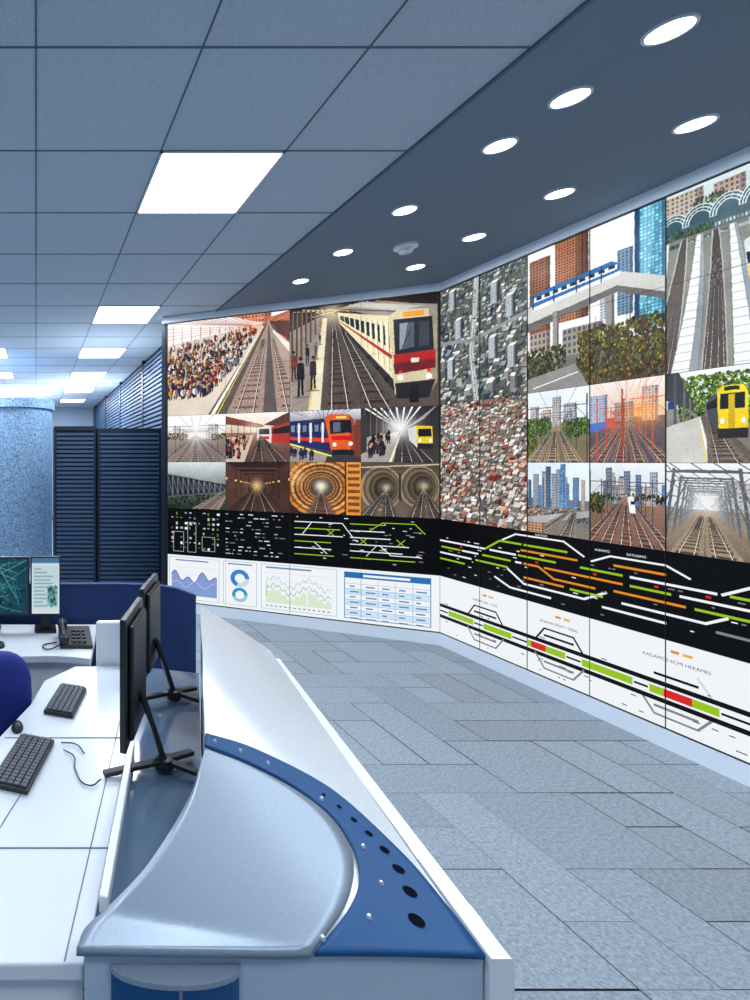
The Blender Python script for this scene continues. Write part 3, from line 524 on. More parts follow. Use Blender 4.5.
class Ink:
    def __init__(s,fr,par,off=.004): s.fr=fr; s.par=par; s.off=off; s.d={}; s.k=0
    def quad(s,pts,col):
        V,F=s.d.setdefault(col,([],[])); n=len(V); s.k+=1
        V+=[s.fr.p(u,z,s.off+.00001*(s.k%150)) for u,z in pts]; F.append(tuple(range(n,n+len(pts))))
    def rect(s,u0,z0,u1,z1,col): s.quad([(u0,z0),(u1,z0),(u1,z1),(u0,z1)],col)
    def line(s,pts,w,col):
        for (a,b),(c,d) in zip(pts,pts[1:]):
            L=math.hypot(c-a,d-b) or 1; x,y=-(d-b)/L*w/2,(c-a)/L*w/2; ex,ey=(c-a)/L*w*.2,(d-b)/L*w*.2
            s.quad([(a-x-ex,b-y-ey),(c-x+ex,d-y+ey),(c+x+ex,d+y+ey),(a+x-ex,b+y-ey)],col)
    def disc(s,u,z,r,col,a0=0,a1=360,r0=0):
        n=max(3,int(abs(a1-a0)/12))
        for k in range(n):
            p=math.radians(a0+(a1-a0)*k/n); q=math.radians(a0+(a1-a0)*(k+1)/n)
            s.quad([(u+r0*math.cos(p),z+r0*math.sin(p)),(u+r*math.cos(p),z+r*math.sin(p)),(u+r*math.cos(q),z+r*math.sin(q)),(u+r0*math.cos(q),z+r0*math.sin(q))],col)
    def done(s,nm):
        for i,(c,(V,F)) in enumerate(s.d.items()): mesh(nm+'_%d'%(i+1),V,F,em(c),s.par)
    def text(s,t,u,z,size,col):
        cu=bpy.data.curves.new('label','FONT'); cu.body=t; cu.size=size; cu.align_x='CENTER'; cu.materials.append(em(col))
        ob=bpy.data.objects.new('label',cu); S.collection.objects.link(ob); r,n=s.fr.r,s.fr.n
        ob.matrix_world=Matrix(((r.x,0,n.x,0),(r.y,0,n.y,0),(0,1,0,0),(0,0,0,1))); ob.location=s.fr.p(u,z,s.off+.002); ob.parent=s.par
def wbox(name,fr,u0,u1,z0,z1,d0,d1,m,par):
    v=[fr.p(u0,z0,d0),fr.p(u1,z0,d0),fr.p(u1,z0,d1),fr.p(u0,z0,d1),fr.p(u0,z1,d0),fr.p(u1,z1,d0),fr.p(u1,z1,d1),fr.p(u0,z1,d1)]
    return mesh(name,v,[(0,1,2,3),(7,6,5,4),(0,4,5,1),(1,5,6,2),(2,6,7,3),(3,7,4,0)],m,par)
Z=[2.95,2.4767,2.0033,1.53,1.0567,.5833,.11]
BK=(4,5,8); WH=(240,244,248); GR=(150,196,30); ORG=(226,140,30); RD=(214,40,34); GY=(130,134,140)
# ---- left (angled) video wall
vl=empty('video_wall')
wbox('cabinet',FL,-.02,WL,.10,2.96,-.07,0,M_black,vl)
wbox('header',FL,-.06,WL,2.96,CEIL-.004,-.08,.012,M_frame,vl)
wbox('plinth',FL,-.06,WL,0,.10,-.08,.012,M_frame,vl)
wbox('end_post',FL,-.06,-.02,.1,2.96,-.08,.012,M_blackm,vl)
q=WL/4
screen('picture_1',FL,0,2*q,Z[2],Z[0],p_crowd,vl); screen('picture_2',FL,2*q,4*q,Z[2],Z[0],p_redtrain,vl)
for i,f in enumerate((p_haze,p_station_red,p_orangetrain,p_brightstation)): screen('picture_%d'%(3+i),FL,i*q,(i+1)*q,Z[3],Z[2],f,vl)
for i,f in enumerate((p_bridge_dark,p_tunnel_brown,p_tunnel_ring,p_tunnel_two)): screen('picture_%d'%(7+i),FL,i*q,(i+1)*q,Z[4],Z[3],f,vl)
k=Ink(FL,vl); k.rect(0,Z[5],WL,Z[4],BK); k.rect(0,Z[6],WL,Z[5],WH)
LG=(190,194,198)
for i in range(11):
    for j in range(8):
        if random.random()<.62:
            u=.04+i*.044; z=1.02-j*.05; k.rect(u,z-R(.006,.03),u+R(.008,.03),z,random.choice([WH,GY,LG,(90,130,40)]))
for u,z,w,h_ in ((.06,.62,.1,.2),(.2,.62,.08,.3),(.34,.64,.12,.14)): k.line([(u,z),(u+w,z),(u+w,z+h_),(u,z+h_),(u,z)],.004,LG)
for j in range(12):
    u=.56
    while u<1.05:
        w=R(.008,.05)
        if random.random()<.55: k.rect(u,1.025-j*.035-.008,u+w,1.025-j*.035,random.choice([WH,GY,LG]))
        u+=w+R(.008,.04)
b=2*q
for j,(z,c1) in enumerate(((.98,WH),(.92,GR),(.86,WH),(.80,GR),(.74,WH),(.68,GR))):
    k.line([(b+.04,z),(b+R(.3,.45),z)],.008,c1); k.line([(b+.48,z),(b+R(.7,1.05),z)],.008,random.choice([WH,GR]))
for p in ([(b+.1,.86),(b+.18,.98),(b+.42,.98),(b+.5,.86)],[(b+.2,.80),(b+.3,.70),(b+.6,.70),(b+.68,.80)],[(b+.62,.92),(b+.72,1.0),(b+.95,1.0),(b+1.02,.92)],[(b+.7,.80),(b+.78,.72),(b+.98,.72)]): k.line(p,.007,random.choice([WH,GR]))
for (a1,z1) in ((.55,.86),(.82,.86),(.3,.92)):
    k.line([(b+a1,z1),(b+a1+.06,z1-.06)],.007,GR); k.line([(b+a1+.06,z1),(b+a1,z1-.06)],.007,GR)
for _ in range(44): u=b+R(.05,1.0); z=R(.62,1.03); k.rect(u,z,u+R(.01,.04),z+.007,random.choice([WH,LG,GY]))
def bd(u0,z0,u1,z1,c=(120,170,210),w=.004):
    k.line([(u0,z0),(u1,z0),(u1,z1),(u0,z1),(u0,z0)],w,c)
bd(.02,.14,.5,.56); n=30; top=[]
for i in range(n+1): u=.04+.44*i/n; top.append((u,.36+.035*math.sin(i*.7)+.03*math.sin(i*.31+1)))
for i in range(n): k.quad([(top[i][0],.18),(top[i+1][0],.18),top[i+1],top[i]],(132,156,208))
for i in range(n): k.line([(top[i][0],top[i][1]),(top[i+1][0],top[i+1][1])],.007,(50,90,170)); k.line([(top[i][0],.29+.03*math.sin(i*.5)),(top[i+1][0],.29+.03*math.sin(i*.5+.5))],.005,(200,212,236))
for z in (.25,.32,.39,.46): k.rect(.04,z,.48,z+.002,(190,205,220))
k.rect(.08,.525,.4,.538,(110,140,170))
bd(.54,.14,.84,.56); k.disc(.69,.4,.085,(60,130,200),0,250,.045); k.disc(.69,.4,.085,(200,215,230),250,360,.045); k.disc(.69,.24,.07,(40,150,190),0,200,.04); k.disc(.69,.24,.07,(150,200,220),200,360,.04); k.rect(.58,.53,.8,.542,(90,130,170))
bd(.88,.14,1.5,.56); pr=(.92,.26)
for i in range(1,41):
    nx_=(.92+.54*i/40,.33+.04*math.sin(i*.3)+.02*math.sin(i*1.7)); k.line([pr,nx_],.005,(90,170,90)); k.line([(pr[0],pr[1]+.07),(nx_[0],nx_[1]+.07+.01*math.sin(i))],.004,(140,180,210)); k.quad([(pr[0],.2),(nx_[0],.2),(nx_[0],nx_[1]-.04),(pr[0],pr[1]-.04)],(214,232,206)); pr=nx_
for z in (.2,.27,.34,.41,.48): k.rect(.91,z,1.47,z+.002,(190,200,210))
for i in range(14): k.rect(.92+.039*i,.165,.94+.039*i,.175,(120,130,140))
k.rect(.92,.525,1.3,.54,(110,140,170))
k.rect(1.56,.5,2.18,.55,(40,110,180)); k.rect(1.7,.515,2.04,.535,WH); bd(1.56,.14,2.18,.55,(40,110,180),.006)
for j in range(7):
    z=.45-.047*j; k.rect(1.56,z-.002,2.18,z+.001,(90,150,210))
    if j%2: k.rect(1.562,z-.045,2.178,z-.002,(206,228,246))
    for i in range(5): k.rect(1.6+.12*i,z-.030,1.6+.12*i+R(.03,.08),z-.018,(90,130,180))
for i in range(1,5): k.rect(1.56+.124*i,.15,1.563+.124*i,.49,(90,150,210))
k.done('display_graphics')
for i in range(5):
    u=i*q; w=.0015 if i%2 else .003; wbox('bezel_v_%d'%i,FL,u-w/2,u+w/2,Z[6],Z[0],.002,.0075,M_black,vl)
for i,z in enumerate(Z): wbox('bezel_h_%d'%i,FL,0,WL,z-(.0006 if i==1 else .0013),z+(.0006 if i==1 else .0013),.002,.0072,M_black,vl)
# ---- right video wall
vr=empty('video_wall')
wbox('cabinet',FRt,0,WR,.10,2.96,-.07,0,M_black,vr)
wbox('header',FRt,0,WR,2.96,CEIL-.004,-.08,.012,M_frame,vr)
wbox('plinth',FRt,0,WR,0,.10,-.08,.012,M_frame,vr)
h=.755; A=h-.01; B1=1.5*h; B=2*h-.01; D=B+.375
screen('picture_1',FRt,0,A,Z[2],Z[0],p_aerial,vr,340); screen('picture_2',FRt,0,A,Z[4],Z[2],p_aerial,vr,340,warm=1)
screen('picture_3',FRt,A,B,Z[2],Z[0],p_viaduct,vr,380); screen('picture_4',FRt,B,D,Z[2],Z[0],p_arches,vr,440)
screen('picture_5',FRt,A,B1,Z[3],Z[2],p_green_tracks,vr,380); screen('picture_6',FRt,B1,B,Z[3],Z[2],p_orange_tracks,vr,380); screen('picture_7',FRt,B,D,Z[3],Z[2],p_yellow,vr,440)
screen('picture_8',FRt,A,B1,Z[4],Z[3],p_skyline,vr,380); screen('picture_9',FRt,B1,B,Z[4],Z[3],p_citytracks,vr,380); screen('picture_10',FRt,B,D,Z[4],Z[3],p_bridge,vr,440)
uu=D
for a,fn,f2 in ((3,p_viaduct,p_yellow),(4,p_aerial,p_bridge),(5,p_redtrain,p_green_tracks),(6,p_viaduct,p_citytracks)):
    u1=min(WR,uu+h); screen('picture_b%d'%a,FRt,uu,u1,Z[2],Z[0],fn,vr,120); screen('picture_c%d'%a,FRt,uu,u1,Z[4],Z[2],f2,vr,120); uu=u1
    if uu>=WR: break
k=Ink(FRt,vr); k.rect(0,Z[5],WR,Z[4],BK); k.rect(0,Z[6],WR,Z[5],WH)
for b in (0,2.2):
    L=k.line; w=.0135
    L([(b,.88),(b+.42,.88)],w,WH); L([(b+.02,.83),(b+.2,.83)],w,GR); L([(b+.22,.83),(b+.36,.83)],w,WH); L([(b+.4,.83),(b+.62,.83)],w,GR); L([(b,.78),(b+.3,.78)],w,WH); L([(b+.34,.78),(b+.6,.78)],w,GR); L([(b,.73),(b+.24,.73)],w,GR)
    L([(b+.42,.88),(b+.54,.96),(b+.7,.96)],w,GR); L([(b+.56,.97),(b+.66,1.025),(b+.98,1.025),(b+1.1,.95)],w*.8,WH); L([(b+.72,.96),(b+1.0,.96)],w,GR); L([(b+.46,.88),(b+.66,.88)],w,WH); L([(b+.68,.88),(b+.93,.88)],w,GR); L([(b+.7,.92),(b+1.06,.92)],w,ORG)
    L([(b+.6,.77),(b+.72,.69),(b+1.1,.69),(b+1.22,.76)],w,WH); L([(b+.72,.735),(b+.98,.735)],w,ORG); L([(b+.72,.83),(b+.82,.83),(b+.92,.77),(b+1.16,.77)],w,ORG); L([(b+.86,.83),(b+1.3,.83)],w,ORG); L([(b+.66,.83),(b+.7,.83)],w,WH); L([(b+1.02,.73),(b+1.2,.73)],w,GR); L([(b+.5,.69),(b+.62,.64),(b+.9,.64)],w,WH)
    L([(b+1.08,.88),(b+1.3,.88)],w,GR); L([(b+1.14,.93),(b+1.24,.98),(b+1.5,.98),(b+1.6,.93)],w*.8,WH); L([(b+1.34,.88),(b+1.7,.88)],w,WH); L([(b+1.26,.93),(b+1.5,.93)],w,ORG); L([(b+1.34,.83),(b+1.52,.83)],w,GR); L([(b+1.56,.83),(b+1.9,.83)],w,WH); L([(b+1.26,.78),(b+1.58,.78)],w,ORG); L([(b+1.62,.78),(b+2.0,.78)],w,GR); L([(b+1.3,.72),(b+1.66,.72),(b+1.74,.77)],w,WH); L([(b+1.2,.67),(b+1.5,.67)],w,WH)
    L([(b+1.72,.88),(b+1.82,.94),(b+2.1,.94)],w,WH); L([(b+1.75,.88),(b+2.15,.88)],w,GR); L([(b+1.7,.69),(b+2.1,.69)],w,GY)
    for _ in range(60): u=b+R(.05,2.1); z=random.choice([.855,.905,.805,.755,.71,.66,.62]); k.rect(u,z,u+R(.01,.03),z+.006,random.choice([WH,GY]))
    for u in (.2,.8,1.15,1.45,1.66): k.rect(b+u,.85,b+u+.02,.862,RD)
    for t,u,z in (('A.BTANO',.84,1.036),('ALBAWO',1.2,1.0),('EATOSIMO',1.37,1.0),('PYRITO',1.9,1.0)): k.text(t,b+u,z,.019,WH)
    K=(12,12,14)
    for z in (.34,.25): L([(b,z),(b+2.2,z)],.026,K)
    L([(b,.295),(b+2.2,.295)],.042,GR)
    for u0,u1 in ((.0,.08),(.33,.40),(.64,.74),(1.0,1.08),(1.36,1.42),(1.72,1.85)): L([(b+u0,.295),(b+u1,.295)],.043,WH); L([(b+u0,.295),(b+u1,.295)],.012,K)
    for u0,u1 in ((.78,.86),(1.5,1.6)): L([(b+u0,.295),(b+u1,.295)],.043,RD)
    for c0 in (.42,.95,1.54,2.02):
        L([(b+c0-.15,.34),(b+c0-.09,.43),(b+c0+.09,.43),(b+c0+.15,.34)],.011,K); L([(b+c0-.15,.25),(b+c0-.09,.165),(b+c0+.09,.165),(b+c0+.15,.25)],.011,GY)
        L([(b+c0-.09,.385),(b+c0+.09,.385)],.014,K); L([(b+c0-.09,.21),(b+c0+.09,.21)],.014,GY); k.rect(b+c0-.02,.52,b+c0+.015,.535,ORG); k.rect(b+c0+.03,.52,b+c0+.07,.535,(230,180,70))
    for t,u in (('HAKRIN BSK + SINL',.42),('ANAKIN EDIM + SIBAL',.95),('KADAMOS ECMI HEKRMES',1.54)): k.text(t,b+u,.468,.024,(50,52,60))
    for _ in range(40): u=b+R(.02,2.1); z=random.choice([.36,.215,.2,.14]); k.rect(u,z,u+R(.01,.03),z+.006,(90,92,100))
k.done('display_graphics')
for i in range(13):
    u=i*h/2-(.01 if i and i%2==0 else 0); w=.003 if i%2==0 or i>4 else .0014
    wbox('bezel_v_%d'%i,FRt,u-w/2,u+w/2,Z[6],Z[0],.002,.0075,M_black,vr)
for i,z in enumerate(Z): wbox('bezel_h_%d'%i,FRt,0,WR,z-(.0005 if i==1 else .0012),z+(.0005 if i==1 else .0012),.002,.0072,M_black,vr)
# ---------------------------------------------------------------- louvered wall + cabinets + pillar
e=empty('louvered_wall')
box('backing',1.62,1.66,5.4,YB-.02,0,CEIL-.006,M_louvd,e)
boxes('slats',[(1.585,1.62,5.42,13.9,z,z+.034) for z in np.arange(.1,2.98,.06)],M_louv,e)
boxes('posts',[(1.575,1.62,y,y+.06,.02,CEIL-.01) for y in (5.4,7.4,9.4,11.4,13.4)],M_blackm,e)
def louvcab(x0,x1,y,z1):
    e=empty('louvered_cabinet')
    box('carcass',x0,x1,y,y+.5,0.0,z1,M_louvd,e)
    boxes('door_frame',[(x0,x0+.03,y-.02,y,0,z1),(x1-.03,x1,y-.02,y,0,z1),(x0,x1,y-.022,y,z1-.05,z1),(x0,x1,y-.022,y,0,.06)],M_blackm,e)
    boxes('slats',[(x0+.03,x1-.03,y-.018,y,z,z+.03) for z in np.arange(.08,z1-.06,.052)],M_louv,e)
louvcab(.74,1.50,6.0,1.93); louvcab(.22,.725,6.05,1.96)
e=empty('round_pillar')
lathe('shaft',-.35,7.7,[(.6,0),(.6,2.30)],M_pill,e,64)
lathe('collar',-.35,7.7,[(.6,2.30),(.635,2.31),(.635,2.44),(.60,2.455)],M_pill,e,64)
# ---------------------------------------------------------------- main console
def sm(pts,n):
    P=[Vector((p[0],p[1],0)) for p in pts]; P=[P[0]*2-P[1]]+P+[P[-1]*2-P[-2]]; out=[]
    m=len(pts)-1
    for i in range(n+1):
        t=i/n*m; k_=min(int(t),m-1); f=t-k_; a,b_,c_,d=P[k_],P[k_+1],P[k_+2],P[k_+3]
        v=.5*((2*b_)+(c_-a)*f+(2*a-5*b_+4*c_-d)*f*f+(3*b_-a-3*c_+d)*f**3); out.append((v.x,v.y))
    return out
def dz(x,y):
    a=(x-.74)*.184+(y-.776)*.983; p=max(0,(.74-x)*.983+(y-.776)*.184)
    return .77+max(0.02,.06+.6*a)*p
def loft(name,A,B,m,par,off=0,n=40,w=16,solid=0):
    A=sm(A,n);B=sm(B,n);V=[];F=[]
    for a,b_ in zip(A,B):
        for j in range(w+1):
            t=j/w; x=a[0]+(b_[0]-a[0])*t; y=a[1]+(b_[1]-a[1])*t; V.append((x,y,dz(x,y)+off))
    for i in range(n):
        for j in range(w): q0=i*(w+1)+j; F.append((q0,q0+1,q0+w+2,q0+w+1))
    return mesh(name,V,F,m,par,smooth=True,solid=solid)
def skirt(name,pts,zb,m,par,off=0):
    V=[];n=len(pts)
    for x,y in pts: V+=[(x,y,dz(x,y)+off),(x,y,zb)]
    return mesh(name,V,[(2*i,2*i+1,2*i+3,2*i+2) for i in range(n-1)],m,par)
con=empty('control_console')
inner=[(.075,.776),(.10,.82),(.204,.90),(.31,1.02),(.386,1.145),(.455,1.36),(.516,1.55),(.57,1.73),(.62,1.88)]
RA=(.694,.765); RB=(.905,1.93)
outer=[(RA[0]+(RB[0]-RA[0])*t,.776+(RB[1]-.776)*t) for t in np.linspace(0,1,9)]
loft('deck',inner,outer,M_cream,con,0,60,20)
skirt('inner_face',sm(inner,60),.70,M_grey,con)
skirt('end_face',[(.075+(.694-.075)*t,.776) for t in np.linspace(0,1,12)],0,M_face,con)
skirt('far_face',[(.62+(RB[0]-.62)*t,1.88+.05*t) for t in np.linspace(0,1,12)],0,M_white,con)
V=[];F=[]
for i in range(21):
    t=i/20; x=RA[0]+(RB[0]-RA[0])*t; y=RA[1]+(RB[1]-RA[1])*t; z=.768
    V+=[(x,y,z+.0),(x+.003,y,z+.010),(x+.034,y,z+.010),(x+.038,y,z+.003),(x+.038,y,0),(x,y,0)]
for i in range(20):
    for j in range(6): a=i*6+j; b_=i*6+(j+1)%6; F.append((a,b_,b_+6,a+6))
F+= [tuple(range(6))[::-1],tuple(range(120,126))]
mesh('outer_rim',V,F,M_white,con)
capL=[(.062,.766),(.09,.81),(.20,.893),(.311,1.018),(.386,1.142)]
capR=[(.422,.767),(.51,.832),(.567,.892),(.598,.955),(.597,1.025),(.55,1.083),(.47,1.125),(.388,1.145)]
loft('end_cap',capL,capR,M_grey,con,.012,50,16,.014)
blI=[(.427,.767),(.517,.829),(.575,.888),(.606,.955),(.605,1.028),(.560,1.092),(.480,1.136),(.392,1.160)]
blO=[(.690,.767),(.699,.85),(.699,.965),(.652,1.107),(.525,1.180),(.407,1.197)]
loft('blue_trim',blI,blO,M_blue,con,.010,50,14,.008)
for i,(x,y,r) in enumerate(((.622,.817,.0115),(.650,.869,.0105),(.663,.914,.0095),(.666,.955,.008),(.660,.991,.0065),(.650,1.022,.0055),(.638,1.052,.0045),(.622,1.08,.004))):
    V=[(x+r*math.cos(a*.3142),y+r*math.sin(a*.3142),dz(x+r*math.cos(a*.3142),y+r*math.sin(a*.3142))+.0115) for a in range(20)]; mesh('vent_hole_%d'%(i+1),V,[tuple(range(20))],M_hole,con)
for i,(x,y) in enumerate(((.42,1.175),(.53,1.142),(.608,1.065),(.625,.955),(.608,.88),(.545,.818),(.45,.785),(.475,1.162))):
    z=dz(x,y); lathe('bolt_%d'%(i+1),x,y,[(.0045,z+.009),(.004,z+.013),(.0025,z+.015)],M_bolt,con,16)
n=16; arc=[(.2155+.099*math.cos(math.pi+math.pi*i/n),.775+.03*math.sin(math.pi+math.pi*i/n)) for i in range(n+1)]
prism('blue_end_panel',arc,0.02,.752,M_blue,con)
prism('end_panel_cap',[(.2155+.101*math.cos(math.pi+math.pi*i/n),.775+.032*math.sin(math.pi+math.pi*i/n)) for i in range(n+1)],.752,.760,M_grey,con)
box('end_panel_seam',.213,.218,.743,.75,.02,.75,M_seam,con)
desk=[(-.75,.785),(.075,.785),(.10,.86),(.30,1.53),(.42,1.93),(.15,1.925),(.03,1.80),(-.02,1.62),(-.12,1.40),(-.35,1.22),(-.75,1.15)]
prism('desk_top',desk,.722,.75,M_desk,con,.004)
prism('ledge',[(.10,.86),(.30,1.53),(.42,1.93),(.61,1.875),(.45,1.36),(.386,1.145),(.31,1.02),(.2,.90)],.70,.744,M_ledge,con)
bar('upstand',(.118,.875,.762),(.262,1.365,.762),.016,.032,M_white,con,.003)
bar('seam_1',(-.75,1.02,.7505),(.147,1.02,.7505),.003,.002,M_seam,con)
bar('seam_2',(-.09,1.426,.7505),(.268,1.426,.7505),.003,.002,M_seam,con)
bar('seam_3',(.045,.79,.7505),(.37,1.92,.7505),.002,.002,M_seam,con)
bar('seam_4',(-.10,1.02,.7505),(-.03,1.2,.7505),.002,.002,M_seam,con)
box('pedestal',-.75,.075,.80,1.10,0,.722,M_white,con)
prism('under_panel',[(.09,.80),(.30,1.53),(.42,1.90),(.59,1.86),(.40,1.20),(.32,1.04),(.2,.92)],0,.70,M_grey,con)
prism('divider',[(.235,1.935),(.45,1.955),(.45,1.985),(.235,1.965)],0,.915,M_white,con,.01)
# ---------------------------------------------------------------- monitors
def monitor(n0,n1,z0,z1,base,m_scr):
    e=empty('computer_monitor'); a=Vector((n0[0],n0[1],0)); b_=Vector((n1[0],n1[1],0)); d=(b_-a).normalized(); nr=Vector((d.y,-d.x,0))
    def pt(u,z,o): v=a+d*u+nr*o; return (v.x,v.y,z)
    L=(b_-a).length
    def slab(nm,u0,u1,za,zb,o0,o1,m,bev=.003):
        v=[pt(u0,za,o0),pt(u1,za,o0),pt(u1,za,o1),pt(u0,za,o1),pt(u0,zb,o0),pt(u1,zb,o0),pt(u1,zb,o1),pt(u0,zb,o1)]
        return mesh(nm,v,[(0,1,2,3),(7,6,5,4),(0,4,5,1),(1,5,6,2),(2,6,7,3),(3,7,4,0)],m,e,bevel=bev)
    slab('bezel',0,L,z0,z1,0,.016,M_black); slab('screen',.008,L-.008,z0+.012,z1-.008,-.001,.001,m_scr,0); slab('rear_housing',L*.1,L*.9,z0+.02,z1-.02,.016,.03,M_black,.008)
    zb=base
    mid=a+d*L*.5+nr*.03; foot=mid+nr*.06
    bar('arm',(mid.x,mid.y,z0+(z1-z0)*.35),(foot.x,foot.y,zb+.02),.03,.014,M_black,e,.003)
    for i,(dx,dy) in enumerate(((-.16,-.035),(.075,-.03),(.09,.06))):
        bar('foot_%d'%(i+1),(foot.x,foot.y,zb+.022),(foot.x+dx,foot.y+dy,zb+.008),.02,.012,M_black,e,.003)
    lathe('hub',foot.x,foot.y,[(.024,zb+.002),(.022,zb+.028),(.014,zb+.032)],M_black,e,20)
    return e
M_mon=mat('monitor_screen',(20,40,60),.2,emit=.5,ecol=(60,110,160))
monitor((.202,1.21),(.288,1.42),.832,1.155,.752,M_mon)
monitor((.325,1.58),(.425,1.81),.84,1.135,.752,M_mon)
# ---------------------------------------------------------------- keyboards / mouse
def keyboard(o,d,L,W,z):
    e=empty('keyboard'); d=Vector((d[0],d[1],0)).normalized(); s=Vector((-d.y,d.x,0)); o=Vector((o[0],o[1],0))
    def B(nm,u0,u1,v0,v1,za,zb,m,bev=0):
        c=[o+d*u0+s*v0,o+d*u1+s*v0,o+d*u1+s*v1,o+d*u0+s*v1]; prism(nm,[(p.x,p.y) for p in c],za,zb,m,e,bev)
    B('case',0,L,0,W,z,z+.012,M_black,.003)
    nk=16; nr=5; V=[];F=[]
    for i in range(nk):
        for j in range(nr):
            u0=.006+(L-.012)*i/nk; v0=.006+(W-.012)*j/nr; u1=u0+(L-.012)/nk*.82; v1=v0+(W-.012)/nr*.82
            c=[o+d*u0+s*v0,o+d*u1+s*v0,o+d*u1+s*v1,o+d*u0+s*v1]; n_=len(V)
            V+=[(p.x,p.y,z+.011) for p in c]+[(p.x,p.y,z+.018) for p in c]
            F+=[tuple(n_+t for t in f) for f in ((4,5,6,7),(0,1,5,4),(1,2,6,5),(2,3,7,6),(3,0,4,7))]
    mesh('keys',V,F,M_key,e)
keyboard((-.02,1.178),(.33,1),.23,.10,.751)
keyboard((.113,1.529),(.33,1),.2,.095,.751)
def mouse(x,y,z,e):
    V=[];F=[];n=16;m=6
    for i in range(m+1):
        a=math.pi/2*i/m
        for k_ in range(n): t=2*math.pi*k_/n; V.append((x+.018*math.cos(a)*math.cos(t),y+.03*math.cos(a)*math.sin(t),z+.02*math.sin(a)))
    for i in range(m):
        for k_ in range(n): F.append((i*n+k_,i*n+(k_+1)%n,(i+1)*n+(k_+1)%n,(i+1)*n+k_))
    F.append(tuple(range(n))[::-1]); mesh('shell',V,F,M_black,e,smooth=True)
e=empty('computer_mouse'); mouse(-.055,1.475,.751,e)
e=empty('computer_mouse'); mouse(-.15,2.13,.751,e)
e=empty('monitor_cable'); tube('cable_1',[(.075,1.36,.755),(.10,1.33,.756),(.10,1.27,.755),(.13,1.21,.755),(.16,1.23,.757)],.0018,M_black,e); tube('cable_2',[(.07,1.395,.755),(.11,1.385,.756),(.13,1.34,.756)],.0018,M_black,e)
# ---------------------------------------------------------------- second workstation
d2=empty('workstation_desk')
fr=sm([(-1.4,1.80),(-.7,1.86),(-.25,1.99),(.05,2.03),(.22,2.0)],30)
prism('desk_top',fr+[(.30,2.42),(-1.4,2.42)],.72,.75,M_desk,d2,.004)
prism('pedestal',[(x+.0,y+.05) for x,y in fr]+[(.26,2.36),(-1.4,2.36)],0,.70,M_white,d2)
e=empty('desk_partition')
V=sm([(-1.4,2.46),(.1,2.46),(.45,2.46),(.64,2.40),(.72,2.25)],30)
prism('panel',V+[(x,y+.03) for x,y in V[::-1]],0,.925,M_dblue,e)
prism('top_rail',[(x,y-.004) for x,y in V]+[(x,y+.034) for x,y in V[::-1]],.925,.935,M_dblue,e)
def fmon(x0,x1,y,z0,z1,fn):
    e=empty('computer_monitor'); box('bezel',x0,x1,y,y+.02,z0,z1,M_black,e,.003)
    f=Fr((x0,y,0),(1,0,0)); screen('screen',f,.006,x1-x0-.006,z0+.008,z1-.006,fn,e,300,.001)
    xm=(x0+x1)/2; box('stand',xm-.02,xm+.02,y+.02,y+.04,.76,z0+.12,M_black,e); box('base',xm-.05,xm+.05,y-.01,y+.09,.751,.762,M_black,e,.004)
fmon(-.40,-.03,2.29,.835,1.10,p_map); fmon(-.025,.113,2.30,.83,1.10,p_docs)
e=empty('desk_telephone')
V=[(.10,2.10,.751),(.24,2.10,.751),(.24,2.25,.751),(.10,2.25,.751),(.10,2.10,.765),(.24,2.10,.765),(.24,2.25,.80),(.10,2.25,.80)]
mesh('body',V,[(0,3,2,1),(4,5,6,7),(0,1,5,4),(1,2,6,5),(2,3,7,6),(3,0,4,7)],M_black,e,bevel=.004)
tube('handset',[(.118,2.11,.80),(.115,2.14,.815),(.115,2.20,.83),(.118,2.24,.825)],.012,M_black,e)
lathe('earpiece',.118,2.235,[(.02,.80),(.022,.825),(.012,.832)],M_black,e,20); lathe('mouthpiece',.118,2.115,[(.02,.772),(.022,.80),(.012,.808)],M_black,e,20)
boxes('keypad',[(.155+.022*i,.170+.022*i,2.12+.026*j,2.136+.026*j,.768+.006*j,.778+.006*j) for i in range(3) for j in range(4)],M_key,e)
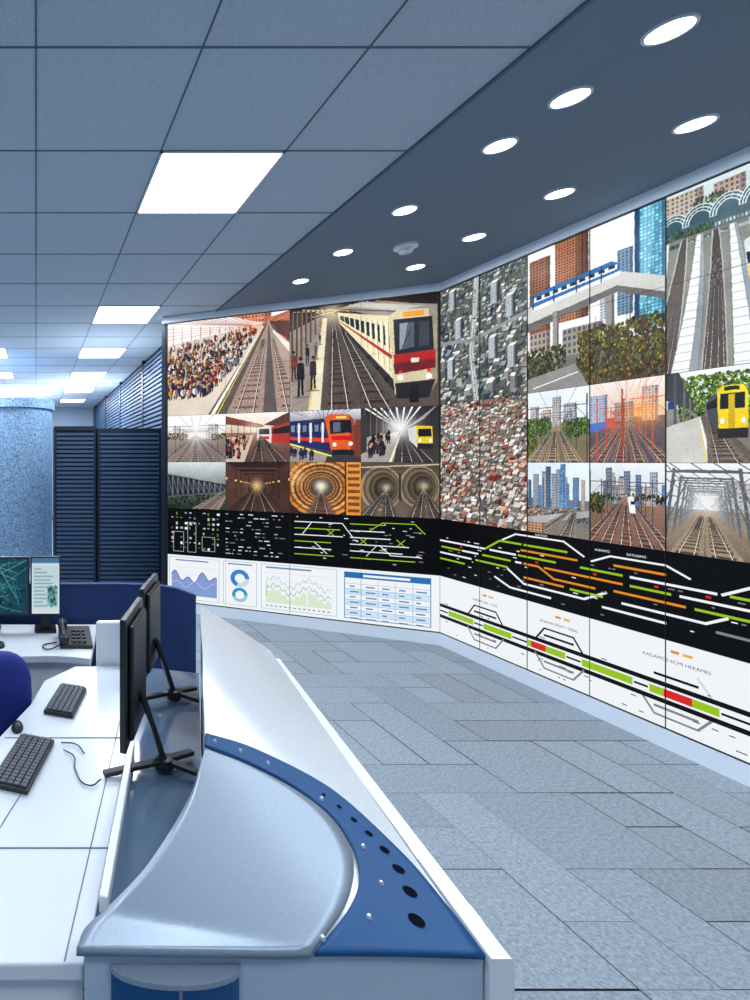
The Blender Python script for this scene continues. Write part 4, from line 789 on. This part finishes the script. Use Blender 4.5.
tube('cord',[(.10,2.11,.765),(.05,2.08,.757),(.03,2.12,.757),(.09,2.16,.757)],.003,M_black,e)
# chair
e=empty('office_chair')
def pad(nm,c,rx,ry,rz,m,rot=0):
    V=[];F=[];n=28;k2=14
    for i in range(k2+1):
        a=-math.pi/2+math.pi*i/k2
        for j in range(n):
            t=2*math.pi*j/n; sp=lambda v,p:math.copysign(abs(v)**p,v)
            x=rx*sp(math.cos(a),.5)*sp(math.cos(t),.6); y=ry*sp(math.cos(a),.5)*sp(math.sin(t),.6); z=rz*sp(math.sin(a),.7)
            V.append((c[0]+x*math.cos(rot)-y*math.sin(rot),c[1]+x*math.sin(rot)+y*math.cos(rot),c[2]+z))
    for i in range(k2):
        for j in range(n): F.append((i*n+j,i*n+(j+1)%n,(i+1)*n+(j+1)%n,(i+1)*n+j))
    mesh(nm,V,F,m,e,smooth=True)
pad('backrest',(-.205,1.64,.75),.20,.045,.155,M_chair,.35)
pad('seat',(-.36,1.75,.47),.19,.17,.04,M_chair)
bar('back_support',(-.27,1.71,.44),(-.24,1.675,.70),.05,.012,M_black,e)
lathe('gas_column',-.36,1.72,[(.03,.08),(.028,.44)],M_blackm,e,16)
for i in range(5):
    a=i*1.2566; bar('base_leg_%d'%i,(-.36,1.72,.09),(-.36+.24*math.cos(a),1.72+.24*math.sin(a),.06),.035,.025,M_black,e,.004)
    lathe('caster_%d'%i,-.36+.24*math.cos(a),1.72+.24*math.sin(a),[(.02,0.001),(.025,.02),(.02,.05)],M_black,e,14)
# ---------------------------------------------------------------- world + camera
w=bpy.data.worlds.new('world'); S.world=w; w.use_nodes=True
w.node_tree.nodes['Background'].inputs[0].default_value=(.5,.7,1,1); w.node_tree.nodes['Background'].inputs[1].default_value=.3
cam=bpy.data.cameras.new('camera'); co=bpy.data.objects.new('camera',cam); S.collection.objects.link(co)
co.location=(0,0,EYE); co.rotation_euler=(math.pi/2,0,0)
cam.sensor_fit='HORIZONTAL'; cam.sensor_width=36; cam.lens=24; cam.shift_x=339/750; cam.shift_y=-39/750; cam.clip_start=.02
S.camera=co
